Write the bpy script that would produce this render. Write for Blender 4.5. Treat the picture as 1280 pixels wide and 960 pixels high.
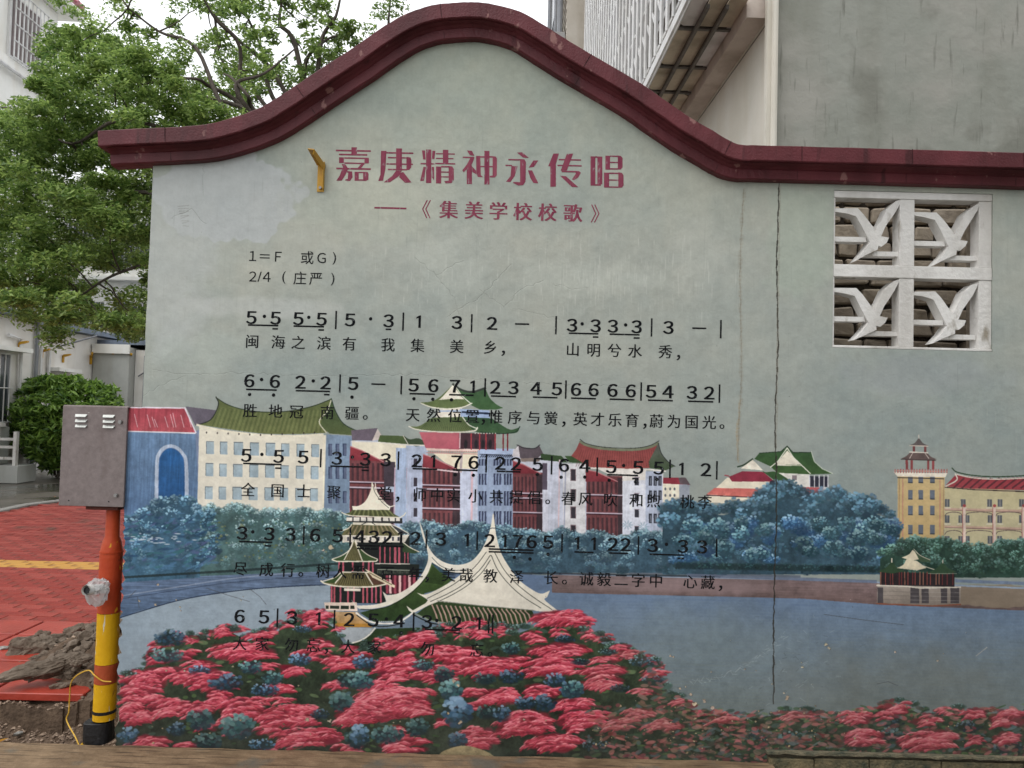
import bpy, bmesh, math, random
import numpy as np
from mathutils import Vector, Matrix
S = bpy.context.scene
for o in list(bpy.data.objects): bpy.data.objects.remove(o)
R = math.radians
rnd = random.Random(7); rng = np.random.default_rng(11)

# ---------------- camera, world, sun, exposure ----------------
CAM = Vector((0.0, -3.4, 1.5)); PITCH, ROLL = 2.0, 1.5
cd = bpy.data.cameras.new('camera'); cam = bpy.data.objects.new('camera', cd)
S.collection.objects.link(cam); S.camera = cam
cd.sensor_width = 36.0; cd.lens = 27.0; cd.clip_start = 0.05; cd.clip_end = 2000
CM = Matrix.Rotation(R(90 + PITCH), 3, 'X') @ Matrix.Rotation(R(ROLL), 3, 'Z')
cam.matrix_world = Matrix.Translation(CAM) @ CM.to_4x4()

w = bpy.data.worlds.new('World'); S.world = w; w.use_nodes = True
nt = w.node_tree; bg = nt.nodes['Background']
sky = nt.nodes.new('ShaderNodeTexSky'); sky.sky_type = 'NISHITA'; sky.sun_disc = False
SUN_EL, SUN_ROT = R(58), R(-38)          # from the upper left, behind the photographer
sky.sun_elevation = SUN_EL; sky.sun_rotation = R(180) + R(38)
sky.air_density = 2.2; sky.dust_density = 6.0; sky.ozone_density = 1.0
hs = nt.nodes.new('ShaderNodeHueSaturation'); hs.inputs['Saturation'].default_value = 0.16
oc = nt.nodes.new('ShaderNodeRGB'); oc.outputs[0].default_value = (8.6, 8.75, 9.0, 1)      # even cloud cover
mxs = nt.nodes.new('ShaderNodeMix'); mxs.data_type = 'RGBA'; mxs.clamp_result = False; mxs.inputs[0].default_value = 0.82
nt.links.new(sky.outputs[0], hs.inputs['Color']); nt.links.new(hs.outputs[0], mxs.inputs[6]); nt.links.new(oc.outputs[0], mxs.inputs[7]); nt.links.new(mxs.outputs[2], bg.inputs[0])
bg.inputs[1].default_value = 0.12
sd = bpy.data.lights.new('sun', 'SUN'); sd.energy = 0.5; sd.angle = R(35); sd.color = (1.0, 0.97, 0.93)
sun = bpy.data.objects.new('sun', sd); S.collection.objects.link(sun)
sun.location = (-6, -8, 12)
dsun = Vector((-math.sin(R(38)) * math.cos(SUN_EL), -math.cos(R(38)) * math.cos(SUN_EL), math.sin(SUN_EL)))
sun.rotation_euler = dsun.to_track_quat('Z', 'Y').to_euler()
S.view_settings.view_transform = 'Standard'; S.view_settings.look = 'None'
S.view_settings.exposure = 0.68; S.view_settings.gamma = 1.0
S.cycles.use_denoising = True
S.cycles.max_bounces = 6

# ---------------- photo measurements to places ----------------
def ray(x, y):
    return CM @ Vector(((x - 640) / 960.0, (480 - y) / 960.0, -1.0))
def onwall(x, y, Y=0.0):
    d = ray(x, y); t = (Y - CAM.y) / d.y
    return CAM + d * t
def onground(x, y, z=0.0):
    d = ray(x, y); t = (z - CAM.z) / d.z
    return CAM + d * t
YAW = math.atan2(ray(615, 514).x, ray(615, 514).y)
def loc(lx, d, z):                        # frame of the streetside buildings: lx sideways, d away from the viewer
    return Vector((CAM.x + lx * math.cos(YAW) + d * math.sin(YAW), CAM.y - lx * math.sin(YAW) + d * math.cos(YAW), z))

# ---------------- helpers ----------------
def link(o, parent=None):
    S.collection.objects.link(o)
    if parent is not None: o.parent = parent
    return o
def tag(o, label=None, cat=None, group=None, kind=None):
    if label: o['label'] = label
    if cat: o['category'] = cat
    if group: o['group'] = group
    if kind: o['kind'] = kind
    return o
def thing(name, label, cat, at=(0, 0, 0), group=None):
    o = bpy.data.objects.new(name, None); link(o); o.location = at; o.empty_display_size = 0.1
    return tag(o, label, cat, group)
class MB:
    def __init__(s, xf=None): s.v = []; s.f = []; s.xf = xf
    def add(s, vs, fs):
        n = len(s.v); s.v += [tuple(s.xf(*p)) if s.xf else tuple(p) for p in vs]
        s.f += [tuple(i + n for i in f) for f in fs]; return s
    def box(s, x0, x1, y0, y1, z0, z1, rot=0, tilt=0):
        vs = [(x, y, z) for z in (z0, z1) for y in (y0, y1) for x in (x0, x1)]
        if rot:
            cx, cy = (x0 + x1) / 2, (y0 + y1) / 2; c, q = math.cos(rot), math.sin(rot)
            vs = [(cx + (x - cx) * c - (y - cy) * q, cy + (x - cx) * q + (y - cy) * c, z) for x, y, z in vs]
        return s.add(vs, [(0, 2, 3, 1), (4, 5, 7, 6), (0, 1, 5, 4), (2, 6, 7, 3), (0, 4, 6, 2), (1, 3, 7, 5)])
    def prism(s, pts, h):                 # pts: base loop (3D, any plane); h: offset vector
        n = len(pts); h = Vector(h); a = [Vector(p) for p in pts]
        return s.add([tuple(p) for p in a] + [tuple(p + h) for p in a],
              [tuple(range(n))[::-1], tuple(range(n, 2 * n))] + [(i, (i + 1) % n, n + (i + 1) % n, n + i) for i in range(n)])
    def tube(s, path, rad, seg=8, caps=True):
        path = [Vector(p) for p in path]; n = len(path)
        rad = rad if hasattr(rad, '__len__') else [rad] * n
        vs = []; up = None
        for i, p in enumerate(path):
            t = (path[min(i + 1, n - 1)] - path[max(i - 1, 0)]).normalized()
            a = t.cross(Vector((0, 0, 1))) if abs(t.z) < 0.95 else t.cross(Vector((0, 1, 0)))
            a.normalize()
            if up is not None:
                a = up - t * up.dot(t); a.normalize()
            up = a; b = t.cross(a)
            for k in range(seg):
                g = 2 * math.pi * k / seg
                vs.append(tuple(p + (a * math.cos(g) + b * math.sin(g)) * rad[i]))
        fs = [(i * seg + k, i * seg + (k + 1) % seg, (i + 1) * seg + (k + 1) % seg, (i + 1) * seg + k) for i in range(n - 1) for k in range(seg)]
        if caps: fs += [tuple(range(seg))[::-1], tuple(range((n - 1) * seg, n * seg))]
        return s.add(vs, fs)
    def mesh(s, name, mat=None, smooth=False, bevel=0):
        m = bpy.data.meshes.new(name); m.from_pydata(s.v, [], s.f)
        bm = bmesh.new(); bm.from_mesh(m)
        bmesh.ops.recalc_face_normals(bm, faces=bm.faces)
        if bevel: bmesh.ops.bevel(bm, geom=bm.edges[:], offset=bevel, segments=1, affect='EDGES')
        bm.to_mesh(m); bm.free()
        if mat: m.materials.append(mat)
        if smooth:
            m.polygons.foreach_set('use_smooth', [True] * len(m.polygons))
            if hasattr(m, 'set_sharp_from_angle'): m.set_sharp_from_angle(angle=R(40))
        return m
    def build(s, name, mat, parent=None, smooth=False, bevel=0):
        return link(bpy.data.objects.new(name, s.mesh(name, mat, smooth, bevel)), parent)

def lin(c): return tuple(((v / 255) / 12.92 if v / 255 <= 0.04045 else ((v / 255 + 0.055) / 1.055) ** 2.4) for v in c)
MATS = {}
def mat(name, c1, c2=None, scale=6.0, rough=0.8, bump=0.3, bscale=None, metal=0.0, c3=None, dirt=0.0, stretch=(1, 1, 1), spec=0.3, island=False, trans=0.0):
    """noise-mixed colours, fine relief, optional stains; all linear albedo"""
    if name in MATS: return MATS[name]
    m = bpy.data.materials.new(name); m.use_nodes = True; t = m.node_tree; N = t.nodes; L = t.links
    b = N['Principled BSDF']; b.inputs['Roughness'].default_value = rough; b.inputs['Metallic'].default_value = metal
    b.inputs['Specular IOR Level'].default_value = spec
    tc = N.new('ShaderNodeNewGeometry') if False else N.new('ShaderNodeTexCoord')
    mp = N.new('ShaderNodeMapping'); mp.inputs['Scale'].default_value = stretch
    L.new(tc.outputs['Object'], mp.inputs[0])
    n = N.new('ShaderNodeTexNoise'); n.inputs['Scale'].default_value = scale; n.inputs['Detail'].default_value = 8; n.inputs['Roughness'].default_value = 0.65
    L.new(mp.outputs[0], n.inputs['Vector'])
    rp = N.new('ShaderNodeValToRGB'); rp.color_ramp.elements[0].position = 0.3; rp.color_ramp.elements[1].position = 0.7
    rp.color_ramp.elements[0].color = (*c1, 1); rp.color_ramp.elements[1].color = (*(c2 or c1), 1)
    if c3:
        e = rp.color_ramp.elements.new(0.86); e.color = (*c3, 1)
    src = n.outputs['Fac']
    if island:
        g = N.new('ShaderNodeNewGeometry'); mx = N.new('ShaderNodeMix'); mx.inputs[0].default_value = 0.75
        L.new(n.outputs['Fac'], mx.inputs[2]); L.new(g.outputs['Random Per Island'], mx.inputs[3]); src = mx.outputs[0]
        rp.color_ramp.elements[0].position = 0.1; rp.color_ramp.elements[1].position = 0.9
    L.new(src, rp.inputs[0]); col = rp.outputs[0]
    if dirt:
        n2 = N.new('ShaderNodeTexNoise'); n2.inputs['Scale'].default_value = 1.3; n2.inputs['Detail'].default_value = 10
        mp2 = N.new('ShaderNodeMapping'); mp2.inputs['Scale'].default_value = (3, 3, 0.5); L.new(tc.outputs['Object'], mp2.inputs[0]); L.new(mp2.outputs[0], n2.inputs['Vector'])
        r2 = N.new('ShaderNodeValToRGB'); r2.color_ramp.elements[0].position = 0.45; r2.color_ramp.elements[1].position = 0.75
        r2.color_ramp.elements[0].color = (1, 1, 1, 1); v = 1 - dirt; r2.color_ramp.elements[1].color = (v, v * 0.97, v * 0.92, 1)
        L.new(n2.outputs['Fac'], r2.inputs[0])
        mm = N.new('ShaderNodeMix'); mm.data_type = 'RGBA'; mm.blend_type = 'MULTIPLY'; mm.inputs[0].default_value = 1
        L.new(col, mm.inputs[6]); L.new(r2.outputs[0], mm.inputs[7]); col = mm.outputs[2]
    L.new(col, b.inputs['Base Color'])
    if bump:
        n3 = N.new('ShaderNodeTexNoise'); n3.inputs['Scale'].default_value = bscale or scale * 6; n3.inputs['Detail'].default_value = 6
        L.new(tc.outputs['Object'], n3.inputs['Vector'])
        bp = N.new('ShaderNodeBump'); bp.inputs['Strength'].default_value = bump; bp.inputs['Distance'].default_value = 0.01
        L.new(n3.outputs['Fac'], bp.inputs['Height']); L.new(bp.outputs[0], b.inputs['Normal'])
    if trans:
        tr = N.new('ShaderNodeBsdfTranslucent'); L.new(col, tr.inputs[0])
        ms = N.new('ShaderNodeMixShader'); ms.inputs[0].default_value = trans
        L.new(b.outputs[0], ms.inputs[1]); L.new(tr.outputs[0], ms.inputs[2]); L.new(ms.outputs[0], N['Material Output'].inputs[0])
    MATS[name] = m; return m

def layer(m, sc, st, lo, hi, colr, det=6, seed=0.0, rough=None):
    """one more coat of wear over a material: blotches, chips or runs of their own colour"""
    t = m.node_tree; b = t.nodes['Principled BSDF']; prev = b.inputs['Base Color'].links[0].from_socket
    tc = t.nodes.new('ShaderNodeTexCoord'); mp = t.nodes.new('ShaderNodeMapping'); mp.inputs['Scale'].default_value = st; mp.inputs['Location'].default_value = (seed, seed, seed); t.links.new(tc.outputs['Object'], mp.inputs[0])
    n = t.nodes.new('ShaderNodeTexNoise'); n.inputs['Scale'].default_value = sc; n.inputs['Detail'].default_value = det; t.links.new(mp.outputs[0], n.inputs['Vector'])
    mr = t.nodes.new('ShaderNodeMapRange'); mr.inputs[1].default_value = lo; mr.inputs[2].default_value = hi; t.links.new(n.outputs['Fac'], mr.inputs[0])
    mx = t.nodes.new('ShaderNodeMix'); mx.data_type = 'RGBA'; mx.inputs[7].default_value = (*colr, 1); t.links.new(mr.outputs[0], mx.inputs[0]); t.links.new(prev, mx.inputs[6]); t.links.new(mx.outputs[2], b.inputs['Base Color'])
    if rough is not None:
        r2 = t.nodes.new('ShaderNodeMapRange'); r2.inputs[1].default_value = lo; r2.inputs[2].default_value = hi; r2.inputs[3].default_value = b.inputs['Roughness'].default_value; r2.inputs[4].default_value = rough
        t.links.new(n.outputs['Fac'], r2.inputs[0]); t.links.new(r2.outputs[0], b.inputs['Roughness'])
    return m
# ---------------- the painted scene on the wall: a picture brushed stroke by stroke into an image ----------------
TX0, TX1, TZ0, TZ1, TR = -1.95, 2.45, -0.12, 3.36, 760.0
TW, TH = int((TX1 - TX0) * TR), int((TZ1 - TZ0) * TR)
_C = np.array(CM); _C3 = _C
def tp(x, y):
    x = np.asarray(x, float); y = np.asarray(y, float)
    v = np.stack([(x - 640) / 960, (480 - y) / 960, -np.ones_like(x)], -1) @ _C3.T
    t = 3.4 / v[..., 1]
    X = v[..., 0] * t; Z = CAM.z + v[..., 2] * t
    return (X - TX0) * TR, (TZ1 - Z) * TR
K = TR * 3.4 / 960.0                      # texture pixels in one photo pixel
P = np.zeros((TH, TW, 3), np.float32)
Hh = np.zeros((TH, TW), np.float32)       # relief: scratches, chips, cracks
def vnoise(h, w, cell, seed, cellx=None):
    r = np.random.default_rng(seed); cx = cellx or cell
    gh, gw = int(h / cell) + 3, int(w / cx) + 3
    g = r.random((gh, gw)).astype(np.float32)
    yy = np.arange(h) / cell; xx = np.arange(w) / cx
    yi = yy.astype(int); xi = xx.astype(int); fy = (yy - yi).astype(np.float32); fx = (xx - xi).astype(np.float32)
    fy = fy * fy * (3 - 2 * fy); fx = fx * fx * (3 - 2 * fx)
    a = g[yi][:, xi] * (1 - fx) + g[yi][:, xi + 1] * fx
    b = g[yi + 1][:, xi] * (1 - fx) + g[yi + 1][:, xi + 1] * fx
    return a * (1 - fy[:, None]) + b * fy[:, None]
N1 = vnoise(TH, TW, 330, 1) * .5 + vnoise(TH, TW, 120, 2) * .3 + vnoise(TH, TW, 40, 3) * .2 - .5
N2 = vnoise(TH, TW, 18, 4) * .5 + vnoise(TH, TW, 6, 5) * .3 + vnoise(TH, TW, 3, 6) * .2 - .5
NV = vnoise(TH, TW, 90, 7, 4) * .6 + vnoise(TH, TW, 30, 8, 3) * .4 - .5      # vertical brushing
NHz = vnoise(TH, TW, 3, 9, 80) * .6 + vnoise(TH, TW, 4, 10, 25) * .4 - .5    # horizontal brushing
def C(c): return np.array(c, np.float32)
def cover(px, py):
    """even-odd coverage of a polygon in texture space"""
    x0, x1 = int(max(0, px.min())), int(min(TW, px.max() + 2)); y0, y1 = int(max(0, py.min())), int(min(TH, py.max() + 2))
    if x1 <= x0 or y1 <= y0: return None
    ys = np.arange(y0, y1) + .5; xs = np.arange(x0, x1) + .5
    m = np.zeros((y1 - y0, x1 - x0), bool); n = len(px)
    for i in range(n):
        ax, ay, bx, by = px[i], py[i], px[(i + 1) % n], py[(i + 1) % n]
        if ay == by: continue
        s = (ys > min(ay, by)) & (ys <= max(ay, by))
        if not s.any(): continue
        xi = ax + (ys[s] - ay) / (by - ay) * (bx - ax)
        m[s] ^= xs[None, :] > xi[:, None]
    return x0, x1, y0, y1, m
def poly(pts, c, c2=None, a=1.0, n=0.10, nv=0.0, nh=0.0):
    """flat or top-to-bottom blended paint with uneven brushing"""
    p = np.array(pts, float); px, py = tp(p[:, 0], p[:, 1]); r = cover(px, py)
    if r is None: return
    x0, x1, y0, y1, m = r
    c = C(c)
    if c2 is not None:
        t = np.linspace(0, 1, y1 - y0, dtype=np.float32)[:, None, None]; col = c * (1 - t) + C(c2) * t
    else: col = np.broadcast_to(c, (y1 - y0, 1, 3))
    k = 1 + n * (N1[y0:y1, x0:x1] * .8 + N2[y0:y1, x0:x1]) * 2
    if nv: k = k + nv * NV[y0:y1, x0:x1] * 2
    if nh: k = k + nh * NHz[y0:y1, x0:x1] * 2
    src = col * k[..., None]
    P[y0:y1, x0:x1][m] = P[y0:y1, x0:x1][m] * (1 - a) + src[m] * a
def line(pts, wd, c, a=1.0, n=0.08):
    """a brushed line wd photo pixels wide, along a polyline"""
    p = np.array(pts, float)
    for i in range(len(p) - 1):
        d = p[i + 1] - p[i]; L_ = math.hypot(*d)
        if L_ < 1e-6: continue
        d = d / L_; q = np.array([-d[1], d[0]]) * wd / 2; e = d * wd * .25
        poly([p[i] - e + q, p[i + 1] + e + q, p[i + 1] + e - q, p[i] - e - q], c, a=a, n=n)
def curve(pts, k=6):
    p = [np.array(q, float) for q in pts]; out = []
    p = [2 * p[0] - p[1]] + p + [2 * p[-1] - p[-2]]
    for i in range(1, len(p) - 2):
        for j in range(k):
            t = j / k; a, b, c, d = p[i - 1], p[i], p[i + 1], p[i + 2]
            out.append(.5 * ((2 * b) + (-a + c) * t + (2 * a - 5 * b + 4 * c - d) * t * t + (-a + 3 * b - 3 * c + d) * t ** 3))
    out.append(p[-2]); return [tuple(q) for q in out]
def rect(x0, y0, x1, y1, c, **k): poly([(x0, y0), (x1, y0 + (x1 - x0) * .026), (x1, y1 + (x1 - x0) * .026), (x0, y1)], c, **k)
def dab(x, y, rx, ry, ang, c, a=0.9, hard=2.0):
    """one soft touch of the brush"""
    X, Y = tp(x, y); rx *= K; ry *= K; R0 = max(rx, ry) + 1
    x0, x1 = int(max(0, X - R0)), int(min(TW, X + R0 + 1)); y0, y1 = int(max(0, Y - R0)), int(min(TH, Y + R0 + 1))
    if x1 <= x0 or y1 <= y0: return
    u = np.arange(x0, x1, dtype=np.float32) - X; v = (np.arange(y0, y1, dtype=np.float32) - Y)[:, None]
    ca, sa = math.cos(ang), math.sin(ang)
    d = ((u * ca + v * sa) / rx) ** 2 + ((-u * sa + v * ca) / ry) ** 2
    m = np.clip((1 - d) * hard, 0, 1)[..., None] * a
    sl = P[y0:y1, x0:x1]; sl += (C(c) - sl) * m
rb = random.Random(3)
def jit(c, s=14):
    k = rb.uniform(-s, s); return tuple(max(0, v + k + rb.uniform(-s * .4, s * .4)) for v in c)
def mixc(a, b, t): return tuple(p * (1 - t) + q * t for p, q in zip(a, b))
def clump(x, y, rx, ry, dark, mid, light, n=26, s=0.22):
    """a leafy ball: dark body, lobes of touches that get paler towards upper left"""
    v_ = rb.uniform(.6, 1.28); mid = tuple(v * v_ for v in mid); light = tuple(v * (.35 + .65 * v_) for v in light); dark = tuple(v * (.5 + .5 * v_) for v in dark)
    dab(x, y + ry * .15, rx * 1.05, ry * 1.05, 0, jit(dark, 6), .85, 1.4)
    for _ in range(n):
        g = rb.uniform(0, 2 * math.pi); q = math.sqrt(rb.random())
        dx, dy = math.cos(g) * q, math.sin(g) * q
        t = min(1, max(0, .5 - dy * .55 - dx * .15 + rb.uniform(-.3, .3)))
        c = mixc(dark, mid, min(1, t * 2)) if t < .5 else mixc(mid, light, t * 2 - 1)
        r = s * min(rx, ry) * rb.uniform(.6, 1.2)
        dab(x + dx * rx, y + dy * ry, r * 1.3, r, rb.uniform(-.5, .5), jit(c, 9), .85, 1.6)
def flowers(x, y, rx, ry, mute=0.0):
    """an azalea bush: a dome of long strokes arching down to both sides, pale on top, deep red underneath"""
    D = mixc((116, 26, 42), (96, 54, 54), mute); M_ = mixc((188, 52, 76), (146, 80, 82), mute); L_ = mixc((226, 134, 150), (176, 130, 126), mute)
    ry *= 1.1; rx *= 1.06
    for _ in range(int(5 + rx * ry * .05)):
        g = rb.uniform(0, 6.28); q = rb.random() ** .5
        dab(x + math.cos(g) * q * rx * .82, y + math.sin(g) * q * ry * .75, rx * .22 + 1.5, ry * .24 + 1, 0, jit(D, 12), .7, 1.1)
    lobes = [(x + rb.uniform(-.55, .55) * rx, y + rb.uniform(-.7, .6) * ry, rx * rb.uniform(.36, .62), ry * rb.uniform(.2, .34)) for _ in range(int(4 + rx * ry / 60))]
    lobes.sort(key=lambda q: q[1])
    for lx, ly, lw, lh in lobes:
        n = int(12 + lw * lh * .9); tone = rb.uniform(-.14, .12); ang0 = rb.uniform(-.3, -.05)
        for k in range(n):
            f = k / n; u = rb.uniform(-1, 1); yy = ly + lh * (.9 - 1.8 * f * math.sqrt(max(0, 1 - u * u * .8)))
            t = f * .8 + rb.uniform(-.3, .26) + tone + .04
            c = mixc(D, M_, min(1, max(0, t * 2))) if t < .5 else mixc(M_, L_, min(1, (t - .5) * 2.1))
            dab(lx + u * lw, yy - u * lw * .16 + abs(u) * 1.5, rb.uniform(2.2, 5.6), rb.uniform(.5, 1.05), .55 * u * (1 - .3 * f) + ang0 + rb.uniform(-.22, .22), jit(c, 11), rb.uniform(.6, .95), 1.5)

# ---- sky of the mural: pale green-grey plaster ----
gy = np.linspace(0, 1, TH, dtype=np.float32)[:, None, None]
for (t0, ca, t1, cb) in ((0, (152, 166, 156), .33, (160, 170, 166)), (.33, (160, 170, 166), .55, (146, 160, 160)), (.55, (146, 160, 160), .72, (136, 150, 150)), (.72, (136, 150, 150), 1.01, (130, 142, 142))):
    a, b = int(t0 * TH), int(min(1, t1) * TH); t = np.linspace(0, 1, b - a, dtype=np.float32)[:, None, None]
    P[a:b] = C(ca) * (1 - t) + C(cb) * t
P *= .93 * (1 + .07 * N1 + .03 * N2 + .008 * NV)[..., None]
P[..., 0] += 10 * N1; P[..., 2] -= 8 * N1
def softpatch(cx, cy, rx, ry, c, a, seed=20, edge=.7):
    X, Y = tp(cx, cy); x0, x1 = int(max(0, X - rx * K * 1.4)), int(min(TW, X + rx * K * 1.4)); y0, y1 = int(max(0, Y - ry * K * 1.4)), int(min(TH, Y + ry * K * 1.4))
    u = (np.arange(x0, x1) - X) / (rx * K); v = ((np.arange(y0, y1) - Y) / (ry * K))[:, None]
    nz = vnoise(y1 - y0, x1 - x0, 70, seed) * .7 + vnoise(y1 - y0, x1 - x0, 22, seed + 1) * .3 - .5
    d = 1 - (u * u + v * v) + nz * 1.1
    m = (np.clip(d / edge, 0, 1) * a)[..., None].astype(np.float32)
    P[y0:y1, x0:x1] += (C(c) - P[y0:y1, x0:x1]) * m
softpatch(280, 245, 95, 62, (160, 170, 178), .75, 30, .08)     # repainted blue-grey patch
softpatch(215, 330, 60, 130, (158, 168, 172), .6, 33)
softpatch(560, 335, 60, 50, (166, 176, 172), .5, 36); softpatch(740, 350, 110, 26, (166, 176, 172), .5, 40)
softpatch(880, 330, 50, 60, (170, 178, 174), .3, 43); softpatch(320, 385, 130, 16, (168, 176, 178), .5, 46)
softpatch(1000, 300, 50, 90, (146, 164, 154), .5, 49); softpatch(1150, 470, 120, 30, (138, 150, 156), .6, 52)
softpatch(460, 250, 120, 60, (160, 170, 160), .4, 60); softpatch(260, 440, 70, 30, (150, 164, 162), .5, 64)
for i in range(260):                                            # dry vertical brush strokes where whitewash was rubbed on
    cx, cy = rb.choice([(560, 350), (760, 355), (840, 340), (720, 345)]); x = cx + rb.gauss(0, 45); y = cy + rb.gauss(0, 22)
    dab(x, y, rb.uniform(.4, .9), rb.uniform(4, 14), 0, (184, 192, 190), rb.uniform(.15, .4), 1.2)
for i in range(420):                                            # thin runs down the plaster
    x = rb.uniform(190, 1280); y = rb.uniform(120, 650)
    dab(x, y, rb.uniform(.3, .8), rb.uniform(6, 34), rb.uniform(-.03, .03), rb.choice([(110, 120, 118), (166, 176, 174), (120, 128, 128)]), rb.uniform(.08, .26), 1.0)

# ---- far tree hill, trees, buildings ----
BW = (196, 196, 186); DK = (38, 40, 44)
# blue house at the far left
poly([(232, 508), (272, 513), (264, 530), (244, 532)], (92, 88, 104))
poly([(140, 538), (244, 541), (256, 640), (130, 665)], (92, 124, 164), (74, 106, 150), nv=.13)
poly([(244, 539), (252, 536), (258, 640), (250, 640)], (112, 130, 166), nv=.1)
poly([(140, 510), (231, 510), (244, 541), (140, 538)], (152, 58, 72), (170, 74, 86), nv=.12)
for x in (168, 184, 190, 193, 206, 213, 216, 226, 235): line([(x, 520 + rb.uniform(-4, 4)), (x + 4, 534)], .9, (206, 190, 200), a=.7)
line([(140, 509), (231, 510), (245, 541)], 1.8, (200, 196, 214)); line([(140, 538.5), (244, 541.5)], 1.6, (196, 200, 214))
arch = [(193, 640), (194, 580), (197, 566), (204, 558), (213, 555.5), (222, 558), (230, 566), (235, 580), (236, 640)]
poly(curve(arch, 4), (160, 178, 206), nv=.1)
arch2 = [(198, 640), (198.5, 582), (201, 569), (207, 562), (213, 560), (220, 562), (227, 569), (230.5, 582), (231, 640)]
poly(curve(arch2, 4), (36, 92, 158), (34, 76, 130), nv=.12); line(curve(arch2, 4), .8, (90, 116, 160), a=.7)
# big white hall
poly([(249, 533), (290, 541), (330, 544), (370, 545), (408, 544), (404, 660), (246, 660)], (204, 203, 190), (196, 196, 188), n=.04)
poly([(408, 543), (441, 545), (436, 665), (404, 665)], (112, 136, 166), (100, 124, 154), nv=.06)
line([(405, 545), (404, 650)], 1.2, (214, 210, 190))
roof = curve([(270, 497), (285, 506), (305, 512), (330, 515), (360, 514), (390, 508), (405, 503), (414, 498)]) + [(416, 512), (410, 528), (408, 541)] + curve([(408, 541), (370, 542.5), (330, 542), (290, 537), (250, 531)]) + curve([(250, 531), (263, 524), (270, 514), (273, 505), (270, 497)])
poly(roof, (84, 98, 58), (98, 108, 64), n=.08)
for i in range(52):
    x = 268 + i * 2.75; line([(x + 6, 513 + abs(i - 26) * -.32 + 5), (x - 1 + (i - 26) * .06, 540 - max(0, 14 - i) * .5)], .7, (122, 132, 84) if i % 2 else (58, 72, 42), a=.6)
hip = curve([(414, 498), (419, 514), (430, 530), (449, 541)]) + [(440, 544), (412, 542)] + curve([(412, 542), (401, 530), (409, 514), (414, 498)])
poly(hip, (54, 76, 48), (78, 92, 56)); line(curve([(414, 500), (409, 514), (399, 527), (408, 541)]), 1.2, (190, 192, 176))
line(curve([(270, 497), (285, 506), (305, 512), (330, 515), (360, 514), (390, 508), (414, 499)]), 1.1, (46, 58, 42))
line(curve([(414, 498), (420, 515), (430, 530), (449, 540)]), 1.1, (40, 56, 48)); line(curve([(270, 496), (273, 506), (264, 524), (248, 531)]), 1.3, (44, 50, 44))
line(curve([(246, 531), (262, 535), (290, 540), (330, 544), (370, 545), (404, 543)]), 2.6, (208, 206, 190))
for i in range(11): dab(258 + i * 13.5, 540.5 + min(i, 10 - i) * .6, 1.0, 1.5, 0, (50, 44, 44))
for r, y in enumerate((559.5, 587, 616)):
    for i, x in enumerate((263, 280, 298.5, 318.5, 338.5, 357, 376, 394.5)):
        ww = (9, 8.5, 11, 10.5, 11, 9.5, 9, 9)[i]; yy = y + (i * .55 if r < 2 else i * .35); x -= r * .8
        rect(x - ww / 2 - .8, yy - 8.2, x + ww / 2, yy + 7.5, (92, 106, 118)); rect(x - ww / 2, yy - 7.2, x + ww / 2, yy + 8, (146, 168, 182), c2=(134, 158, 176))
    for x in (413, 422, 431): rect(x - 2.6, y - 5 + r * 1.5, x + 2.2, y + 10 + r * 1.5, (52, 66, 96)); rect(x - 1, y - 4 + r * 1.5, x + 2.2, y + 9.5 + r * 1.5, (80, 92, 122))
# roofs and blocks of the middle
poly([(438, 551), (480, 549), (535, 558), (532, 662), (436, 662)], (156, 172, 200), nv=.07)
poly([(440, 551), (508, 555), (503, 590), (478, 578), (452, 563), (440, 560)], (206, 204, 188), n=.05)
poly([(508, 556), (530, 556), (530, 600), (508, 585)], (150, 166, 196))
poly([(439, 538), (472, 535), (466, 551), (440, 550)], (96, 88, 104)); poly([(465, 551), (472, 536), (480, 549)], (186, 178, 178))
poly([(475, 544), (504, 545), (508, 555), (472, 553)], (68, 88, 52)); poly(curve([(504, 544), (512, 549), (524, 548), (535, 556)]) + [(520, 558), (508, 555)], (52, 68, 50))
line([(440, 552), (473, 553), (508, 556), (534, 557)], 1.6, (200, 200, 196)); line([(504, 544.5), (510, 555)], 1, (190, 190, 180))
RED = (106, 58, 64)
def redblock(x0, x1, y0, y1, bands, nw, dark_from=None, roofp=None):
    rect(x0, y0, x1, y1, RED, nv=.12)
    ys = [y0] + [b[0] for b in bands] + [y1]
    for k in range(len(ys) - 1):
        a, b = ys[k] + 6, ys[k + 1] - 1.5
        for i in range(nw):
            x = x0 + (x1 - x0) * (i + .35) / nw; rect(x, a, x + (x1 - x0) / nw * .45, b, (56, 40, 48), a=.75); line([(x + (x1 - x0) / nw * .62, a - 2), (x + (x1 - x0) / nw * .62, b)], .6, (136, 88, 96), a=.35)
    if dark_from: rect(dark_from, y0 + 3, x1, y1, (50, 44, 52), a=.8)
    for b in bands:
        for yy in b: rect(x0, yy - .8, x1, yy + .8, (178, 168, 190)); rect(x0, yy + .8, x1, yy + 2.4, (58, 34, 44))
    if roofp: poly(roofp, (140, 52, 62), (116, 42, 54)); line([roofp[0], roofp[1], roofp[2]], 1.2, (182, 120, 128))
redblock(437, 482, 573, 660, [(602, 609)], 7, 480, [(438, 558), (452, 563), (479, 577), (437, 575)])
rect(480, 577, 494, 608, (66, 58, 70)); rect(482, 615, 492, 660, (70, 50, 60))
for x in (493.5, 508): line([(x, 585), (x - 1, 660)], 1.5, (172, 150, 176))
rect(495, 560, 508, 662, (146, 168, 204), nv=.1); rect(510, 575, 527, 662, (158, 172, 204), nv=.05)
for y in (573, 597, 616, 635): rect(517, y, 521.5, y + 11, (56, 52, 66)); line([(515, y), (515, y + 12)], .6, (110, 120, 150))
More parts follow.
